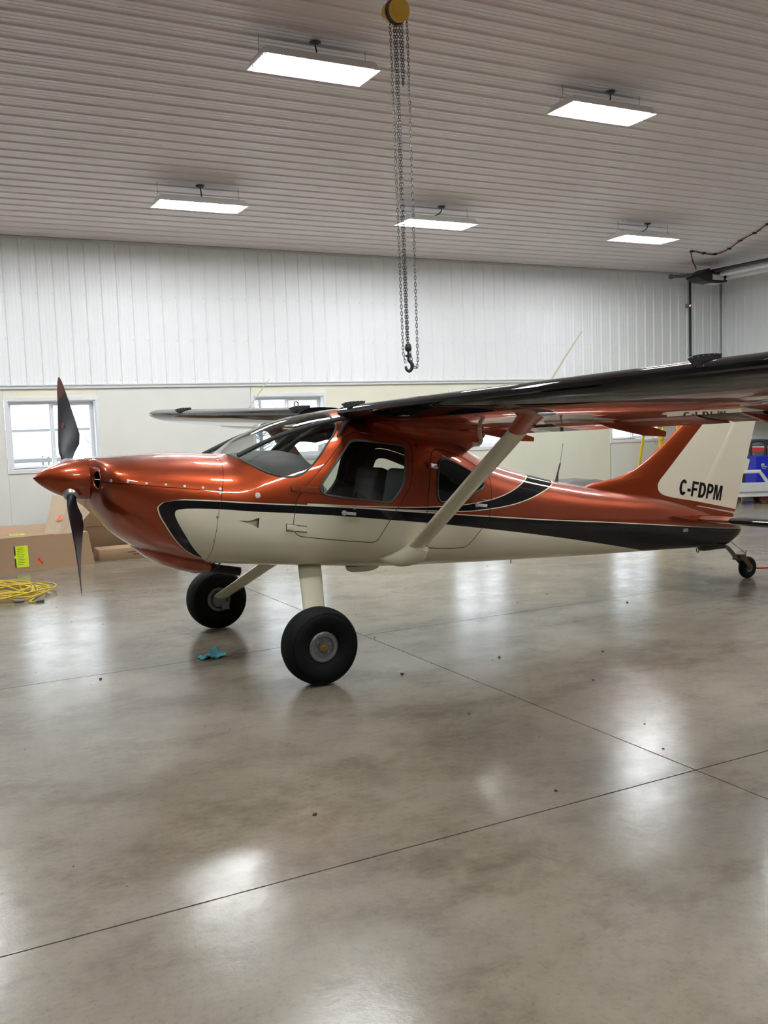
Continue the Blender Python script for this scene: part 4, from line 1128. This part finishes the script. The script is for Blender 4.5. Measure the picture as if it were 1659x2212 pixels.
b.add(v, [(0,3,2,1),(0,1,5,4),(1,2,6,5),(2,3,7,6),(3,0,4,7),(4,5,6,7)]); b.build('carton_body', m_card, bx)
b = MB(); b.box((X0,Y0+.04,Hh),(.15,Y1,Hh+.008)); b.build('carton_lid', m_card, bx)
b = MB(); fl_ = [(.16,-.46),(.62,-.46),(.62,-.454),(.16,-.454)]
fl_pts = [Vector((.08,-.55,Hh-.02)), Vector((.22,-.62,Hh-.05)), Vector((.66,-.40,Hh+.30)), Vector((.60,.05,Hh+.42)), Vector((.38,.10,Hh+.46))]
nrm = (fl_pts[1]-fl_pts[0]).cross(fl_pts[2]-fl_pts[0]).normalized()
b.rings([[p for p in fl_pts], [p+nrm*.006 for p in fl_pts]]); b.build('raised_flap', m_card_in, bx)
b = MB(); e0 = [Vector((.22,-.62,Hh-.05)), Vector((.66,-.40,Hh+.30)), Vector((.72,-.44,Hh+.22)), Vector((.34,-.66,Hh-.07))]; b.rings([e0, [p+Vector((0,-.006,.004)) for p in e0]]); b.build('flap_edge', m_card_in, bx)
b = MB(); b.box((-.34,Y0-.002,.10),(-.13,Y0-.0005,.36)) if 0 else None
def sticker(name, cx, cz, w, h_, rot, mat):
    o = empty(name, (cx, Y0-.002+.04*cz/Hh, cz)); o.parent = bx; o.rotation_euler = (-.085, rot, 0)
    return o
st1 = MB(); st1.box((-.085,-.0015,-.135),(.085,0,.135)); s1 = st1.build('yellow_label', m_stick_y, bx, None, (-.27, Y0+.04*.195/Hh-.0004, .195)); s1.rotation_euler = (-.0877, 0, 0)
b = MB()
for k in range(11): b.box((-.05,-.0022,.11-k*.021),(-.05+.11*(.65+.35*random.random()),-.0015,.114-k*.021))
b.box((-.085,-.0023,-.135),(-.068,-.0015,-.02)); b.box((-.085,-.0023,.02),(-.068,-.0015,.135)); b.build('label_print', m_print, s1)
st2 = MB(); st2.box((-.062,-.0015,-.022),(.062,0,.022)); s2 = st2.build('red_label', m_stick_r, bx, None, (-.04, Y0+.04*.11/Hh-.0004, .11)); s2.rotation_euler = (-.0877, math.radians(52), 0)
text_mesh('label_text', 'FRAGILE', .030, m_print, s2, (0,-.002,0), (PI/2,0,0))
st3 = MB(); st3.box((-.10,-.06,0),(.10,.06,.0015)); s3 = st3.build('yellow_label', m_stick_y, bx, None, (-.24, -.42, Hh+.0085)); s3.rotation_euler = (0, 0, .05)
b = MB()
for k in range(5): b.box((-.07,-.04+k*.018,.0015),(.06,-.036+k*.018,.002))
b.box((-.10,-.06,.0015),(-.085,.06,.0022)); b.build('label_print', m_print, s3)
st4 = MB(); ee = (fl_pts[2]-fl_pts[1]).normalized(); gg = nrm.cross(ee)
cc = (fl_pts[0]+fl_pts[1]+fl_pts[2]+fl_pts[4])/4
fn = nrm if nrm.y < 0 else -nrm
st4.rings([[cc+ee*u+gg*w_+fn*d_ for u, w_ in ((-.05,-.018),(.05,-.018),(.05,.018),(-.05,.018))] for d_ in (.0085,.0095)]); st4.build('red_label', m_stick_r, bx)
st5 = MB(); st5.box((-.28,.20,Hh+.0085),(-.05,.26,Hh+.0095)); st5.build('red_label', m_stick_r, bx)
b2 = empty('brown_carton', (3.08, 14.75, 0), math.radians(3), 'dark brown cardboard carton standing behind the airplane nose', 'box')
rbox('carton_body', (-.62,-.42,0), (.75,.40,.78), m_card_dk, b2, .006, seg=1)
b = MB(); b.box((-.62,-.428,.36),(.75,-.421,.37)); b.box((.05,-.43,0),(.11,-.421,.78)); b.build('packing_tape', simple('brown_tape', (.17,.10,.05), .35), b2)
b = MB(); b.rings([[(-.62,-.42,.78),(-.20,-.42,.78),(-.26,-.66,.92),(-.58,-.66,.92)], [(-.62,-.414,.784),(-.20,-.414,.784),(-.26,-.655,.926),(-.58,-.655,.926)]]); b.build('open_flap', m_card_in, b2)
b3 = empty('long_carton', (3.42, 13.12, 0), math.radians(-1), 'long flat cardboard carton lying on the floor below the nose', 'box')
rbox('carton_body', (-1.0,-.12,0), (.95,.28,.155), m_card, b3, .004, seg=1)
b = MB()
for a, z, w in ((-.62,.095,.26),(-.55,.06,.10),(.22,.105,.26),(.16,.070,.38)):
    n_ = int(w/.022)
    for k in range(n_):
        if k % 6 != 5: b.box((a+k*.022,-.1215,z-.009),(a+k*.022+.016,-.1200,z+.009))
b.build('printed_marks', m_brownprint, b3)
b4 = empty('white_bin', (4.40, 14.3, 0), label='small white-edged black crate by the wall under the cowling', cat='crate')
rbox('crate_body', (-.25,-.2,0), (.25,.2,.30), m_dark, b4, .02); b = MB(); b.box((-.27,-.215,0),(-.25,.2,.32)); b.build('crate_edge', m_whitem, b4)

# ------------------------------------------------------------------ coiled cord, rag
rc = empty('extension_cord', (1.02, 10.95, 0), label='coiled yellow extension cord on the floor in front of the carton', cat='cord')
P = []; R_ = random.Random(5)
for k in range(120):
    a = k*.62; rx = .30+.16*math.sin(k*.37)+.05*R_.random(); ry = .40+.16*math.cos(k*.29)+.05*R_.random()
    P.append((rx*math.cos(a)+.04*math.sin(k*.11), ry*math.sin(a), .012+.075*abs(math.sin(k*.7))*(1-abs(math.cos(a))*.3)))
P += [(.20,-.40,.03),(.34,-.22,.012),(.40,.02,.012),(.42,.05,.012),(.38,-.10,.02),(.20,-.55,.012),(.16,-.68,.010),(.22,-.72,.010)]
b = MB(); b.tube(catmull(P, 4), .0085, 6); b.build('cord', m_cord, rc, 60)
b = MB(); b.tube([(.20,-.71,.015),(.26,-.70,.018),(.30,-.69,.018)], [.012,.020,.018], 10); b.build('plug', m_grey_p, rc, 50)
b = MB(); b.tube([(.02,-.58,.018),(.07,-.60,.018),(.12,-.61,.018)], [.010,.016,.014], 10); b.build('socket', m_grey_p, rc, 50)

g = bmesh.new(); NX, NY = 26, 18; R_ = random.Random(11); grid = []
for i in range(NX):
    for j in range(NY):
        u, w = i/(NX-1)-.5, j/(NY-1)-.5
        q = mnoise.noise(Vector((u*5+3, w*5, 1.7))); q2 = mnoise.noise(Vector((u*11, w*11, 5.2))); q3 = mnoise.noise(Vector((u*4, w*4, 9.1)))
        x = .20*u*(1-.35*abs(w))+.030*q3; y = .15*w*(1-.3*abs(u))+.030*q
        ridge = max(0, 1-abs(w-.9*u+.05)*5)
        z = .004+.055*ridge*(1-1.2*abs(u+.05))+.05*max(0, q)*(1-1.5*max(abs(u), abs(w)))+.014*abs(q2)+.03*max(0, u-.1)
        grid.append(g.verts.new((x, y, max(.003, z))))
g.verts.ensure_lookup_table()
for i in range(NX-1):
    for j in range(NY-1): g.faces.new([grid[i*NY+j], grid[(i+1)*NY+j], grid[(i+1)*NY+j+1], grid[i*NY+j+1]])
ex = bmesh.ops.extrude_face_region(g, geom=g.faces[:])
for v in [e for e in ex['geom'] if isinstance(e, bmesh.types.BMVert)]: v.co.z += .003
bmesh.ops.recalc_face_normals(g, faces=g.faces)
me = bpy.data.meshes.new('shop_towel'); g.to_mesh(me); g.free(); me.materials.append(m_rag); me.polygons.foreach_set('use_smooth', [True]*len(me.polygons))
o = link('shop_towel', me, None, (2.05, 6.86, 0)); o.rotation_euler = (0, 0, .25); tag(o, 'crumpled blue shop towel on the floor under the engine', 'towel')

# crumbs of dirt scattered on the slab
b = MB(); R_ = random.Random(3)
spots_ = [(2.9,4.6),(3.95,4.75),(1.55,3.75),(3.4,3.55),(3.0,5.6),(5.1,7.2),(5.9,6.6),(3.6,3.9),(1.2,6.7),(2.6,3.4),(3.35,6.7),(3.8,5.6),(4.5,5.3),(5.6,7.4)]
for k in range(70):
    x, y = (R_.uniform(.5, 7), R_.uniform(2.6, 11)) if k >= len(spots_) else spots_[k]
    s = R_.uniform(.006, .014) if k < len(spots_) else R_.uniform(.003, .006)
    pts = [(x+s*math.cos(a)*R_.uniform(.6, 1.2), y+s*math.sin(a)*R_.uniform(.6, 1.2)) for a in [2*PI*q/6 for q in range(6)]]
    b.rings([[(p[0], p[1], .0) for p in pts], [(x+(p[0]-x)*.6, y+(p[1]-y)*.6, s*.7) for p in pts]])
tag(b.build('floor_grit', m_joint), 'dark crumbs of dirt scattered over the concrete floor', 'dirt', kind='stuff')

# ------------------------------------------------------------------ right-hand background
tb = empty('tow_bar', (2.412+5.33, 6.85, 0), math.radians(-38), 'red steel tow bar hooked to the tail wheel', 'tow bar')
b = MB(); b.tube([(.075,-.05,.112),(.18,-.03,.112),(1.3,.0,.118)], .011, 8); b.build('bar', m_red, tb, 60)
b = MB(); b.tube([(1.3,-.14,.118),(1.3,.14,.118)], .014, 8); b.build('cross_handle', m_wire, tb, 60)
sr = empty('shelf_rack', (16.0, 13.1, 0), label='red-beamed storage rack against the side wall at far right', cat='shelving')
for y in (-2.2, -.0, 1.75):
    b = MB()
    for x in (0, .6): b.box((x-.03,y-.03,0),(x+.03,y+.03,2.0))
    b.build('upright', m_whitem, sr)
for z in (.93, 1.55):
    b = MB()
    for x in (0, .6): b.box((x-.02,-2.17,z-.05),(x+.02,1.72,z+.03))
    b.build('beam', m_red, sr); b = MB(); b.box((-.02,-2.17,z+.03),(.62,1.72,z+.05)); b.build('shelf_board', m_whitem, sr)
for nm, x, y, z, w, hgt, mt, lab in (('storage_tub',16.3,14.25,.983,.35,.13,m_grey_p,'low dark bundle lying on the middle rack shelf'),('parts_can',16.25,13.70,.983,.10,.26,m_tan,'tan can standing on the middle rack shelf'),('storage_bin',16.3,12.2,1.603,.5,.3,m_whitem,'white bin on the top rack shelf'),('dark_crate',16.25,13.9,0,.55,.75,m_dark,'black crate on the floor under the rack')):
    o = empty(nm, (x, y, z), label=lab, cat='can' if 'can' in nm else 'bin'); rbox('body', (-w*.45,-w*.8,0), (w*.45,w*.8,hgt*.85), mt, o, .03*w/.35); rbox('rim', (-w*.48,-w*.84,hgt*.82), (w*.48,w*.84,hgt), mt, o, .01)
bp = empty('blue_machine', (15.35, 13.15, 0), math.radians(-25), 'blue wheeled shop machine with black handle behind the tail', 'machine')
b = MB(); b.prism([(-.30,.12),(.20,.12),(.24,.55),(.22,.72),(.13,.83),(-.30,.83)], 'y', -.25, .25); b.build('cabinet', m_blue, bp)
b = MB(); b.tube(catmull([(-.30,0,.83),(-.30,0,1.06),(-.24,0,1.12),(-.06,0,1.12),(0,0,1.06),(0,0,.83)], 4), .03, 8); b.build('handle', m_dark, bp, 60)
for x in (-.22, .22):
    b = MB(); b.lathe([(.12,-.03),(.12,.03)], 'y', (x*.8,-.29,.12), 20, cap=True); b.build('wheel', m_rubber, bp)
    b = MB(); b.lathe([(.12,-.03),(.12,.03)], 'y', (x*.8,.29,.12), 20, cap=True); b.build('wheel', m_rubber, bp)
b = MB(); b.box((-.20,-.254,.62),(-.08,-.25,.635)); b.box((-.18,-.254,.59),(-.10,-.25,.60)); b.box((-.20,-.254,.65),(-.14,-.25,.69)); b.build('panel_marks', m_whitem, bp)
tr = empty('utility_trailer', (14.30, 12.55, 0), math.radians(-32), 'low white steel trailer with red marker light beside the tail', 'trailer')
b = MB(); b.box((-.55,-.30,.14),(.42,-.22,.36)); b.box((-.55,.22,.14),(.42,.30,.36)); b.box((.34,-.30,.14),(.42,.30,.36)); b.box((-.55,-.30,.20),(.42,.30,.24)); b.build('chassis', m_whitem, tr)
b = MB(); b.tube([(-.50,-.26,.36),(-.42,-.26,.60),(.05,-.26,.60),(.22,-.26,.36)], .035, 6); b.build('side_hoop', m_whitem, tr)
b = MB(); b.box((.20,-.306,.24),(.30,-.30,.32)); b.build('marker_light', m_red, tr)
for x in (-.35, .15):
    b = MB(); b.lathe([(.02,-.03),(.08,-.03),(.085,0),(.08,.03),(.02,.03)], 'y', (x,-.19,.085), 20, cap=True); b.build('wheel', m_brownprint, tr)
    b = MB(); b.lathe([(.02,-.03),(.08,-.03),(.085,0),(.08,.03),(.02,.03)], 'y', (x,.19,.085), 20, cap=True); b.build('wheel', m_brownprint, tr)
b = MB(); b.lathe([(.001,.0),(.03,.012),(.045,.045),(.03,.078),(.001,.09)], 'z', (15.0,12.25,0), 16); tag(b.build('rubber_ball', m_brownprint, None, 60), 'small dark ball on the floor by the trailer', 'ball')
ld = empty('step_ladder', (14.25, 14.85, 0), label='yellow fibreglass stepladder standing below the last window', cat='ladder')
for s_ in (-1, 1):
    b = MB(); b.rings([[(s_*(.33-.12*t)-.035-.0, -.45+.40*t, 2.4*t), (s_*(.33-.12*t)+.035, -.45+.40*t, 2.4*t), (s_*(.33-.12*t)+.035, -.42+.40*t, 2.4*t), (s_*(.33-.12*t)-.035, -.42+.40*t, 2.4*t)] for t in (0, 1)]); b.build('front_rail', m_yfib, ld)
    b = MB(); b.rings([[(s_*(.33-.12*t)-.025, .45-.42*t, 2.4*t), (s_*(.33-.12*t)+.025, .45-.42*t, 2.4*t), (s_*(.33-.12*t)+.025, .48-.42*t, 2.4*t), (s_*(.33-.12*t)-.025, .48-.42*t, 2.4*t)] for t in (0, 1)]); b.build('rear_rail', m_yfib, ld)
for k in range(1, 8):
    t = k/8; b = MB(); b.box((-.33+.12*t,-.46+.40*t,2.4*t-.02),(.33-.12*t,-.38+.40*t,2.4*t)); b.build('step', m_alu, ld)
b = MB(); b.box((-.20,-.12,2.40),(.20,.12,2.43)); b.build('top_cap', m_yfib, ld)
b = MB(); b.box((-.275,-.265,1.45),(-.215,-.225,1.72)); b.build('warning_label', simple('teal_label', (.10,.35,.36), .6), ld)
gb = empty('grey_cover', (10.60, 13.0, 0), label='grey rounded hood of equipment showing over the rear fuselage', cat='equipment')
b = MB(); R = []
for y in [-.35,-.3,-.15,0,.15,.3,.35]:
    k = 1 if abs(y) < .32 else .9
    R.append([(x, y, z*k) for x, z in ((-.6,0),(-.6,.52),(-.55,.60),(-.40,.64),(.10,.645),(.24,.62),(.32,.54),(.35,.40),(.36,0))])
b.rings(R); b.build('hood', m_tarp, gb, 40)
b = MB(); b.box((-.62,-.37,.0),(.38,.37,.08)); b.build('base', m_dark, gb)

# ------------------------------------------------------------------ outside, seen through the windows
b = MB(); b.box((-40, YW+.6, -.4), (70, 120, -.3)); tag(b.build('ground_outside', m_snow), 'snow covered ground outside the windows', kind='structure')
ob_ = empty('outbuilding', (2.5, 42, -.3), label='pale low outbuilding across the snow', cat='building')
b = MB(); b.box((-9,0,0),(13,7,2.3)); b.build('wall', simple('pale_siding', (.62,.64,.68), .8), ob_)
b = MB(); b.prism([(-.4,2.3),(7.4,2.3),(3.5,3.4)], 'x', -9.5, 13.5); b.build('roof', m_snow, ob_)
b = MB(); b.box((-9.5,-.45,2.22),(13.5,-.38,2.32)); b.build('eave_board', m_grey_p, ob_)
for x in (5, 8.6):
    b = MB(); b.box((x,-.03,.0),(x+2.4,.0,2.0)); b.build('shed_door', simple('grey_green_door', (.36,.40,.38), .7), ob_)
sc_ = empty('scaffold', (2.75, 22.5, -.3), label='tubular scaffold frame standing outside the left window', cat='scaffold')
b = MB()
for x in (-.75,-.35,.45,.75):
    for y in (0, .9): b.tube([(x,y,0),(x,y,1.55)], .022, 6)
for z in (.35, 1.45):
    for y in (0, .9): b.tube([(-.75,y,z),(.75,y,z)], .02, 6)
b.tube([(-.35,0,.5),(.45,0,1.35)], .012, 6); b.tube([(-.35,0,1.35),(.45,0,.5)], .012, 6); b.build('frame', m_grey_p, sc_)
b = MB(); b.box((-.8,-.05,1.45),(.8,.95,1.52)); b.build('deck', m_grey_p, sc_)
fn_ = empty('field_fence', (2.0, 26, -.3), label='low rail fence in the snow outside the left window', cat='fence')
for z in (.35, .6):
    b = MB(); b.tube([(-4,0,z),(6,0,z)], .03, 6); b.build('rail', m_grey_p, fn_)
for x in range(-4, 7, 2):
    b = MB(); b.tube([(x,0,0),(x,0,.7)], .04, 6); b.build('post', m_grey_p, fn_)
for i, (x, y, hh, lab) in enumerate(((6.2,30,4.0,'bare snowy shrub outside, seen at the right of the left window'),(12.5,34,5.0,'bare tree outside the second window'),(27,36,5.0,'bare tree outside the fourth window'))):
    t_ = empty('bare_tree', (x, y, -.3), label=lab, cat='tree', group='bare trees outside'); b = MB(); R_ = random.Random(i)
    b.tube([(0,0,0),(.05,0,hh*.5),(0,0,hh)], [.09,.06,.02], 6); b.build('trunk', m_grey_p, t_)
    b = MB()
    for k in range(90):
        z = hh*R_.uniform(.15, 1); a = R_.uniform(0, 2*PI); l = R_.uniform(.5, 1.3)*(1.15-z/hh*.6); p0 = Vector((0, 0, z)); p1 = p0+Vector((l*math.cos(a), l*math.sin(a), l*R_.uniform(.1, .6)))
        b.tube([p0, (p0+p1)/2+Vector((0,0,.05)), p1], [.022,.014,.004], 4)
        for q in range(3):
            p2 = p0.lerp(p1, R_.uniform(.4, .95)); b.tube([p2, p2+Vector((R_.uniform(-.3,.3), R_.uniform(-.3,.3), R_.uniform(0,.35)))], [.010,.003], 3)
    b.build('branches', m_grey_p, t_)
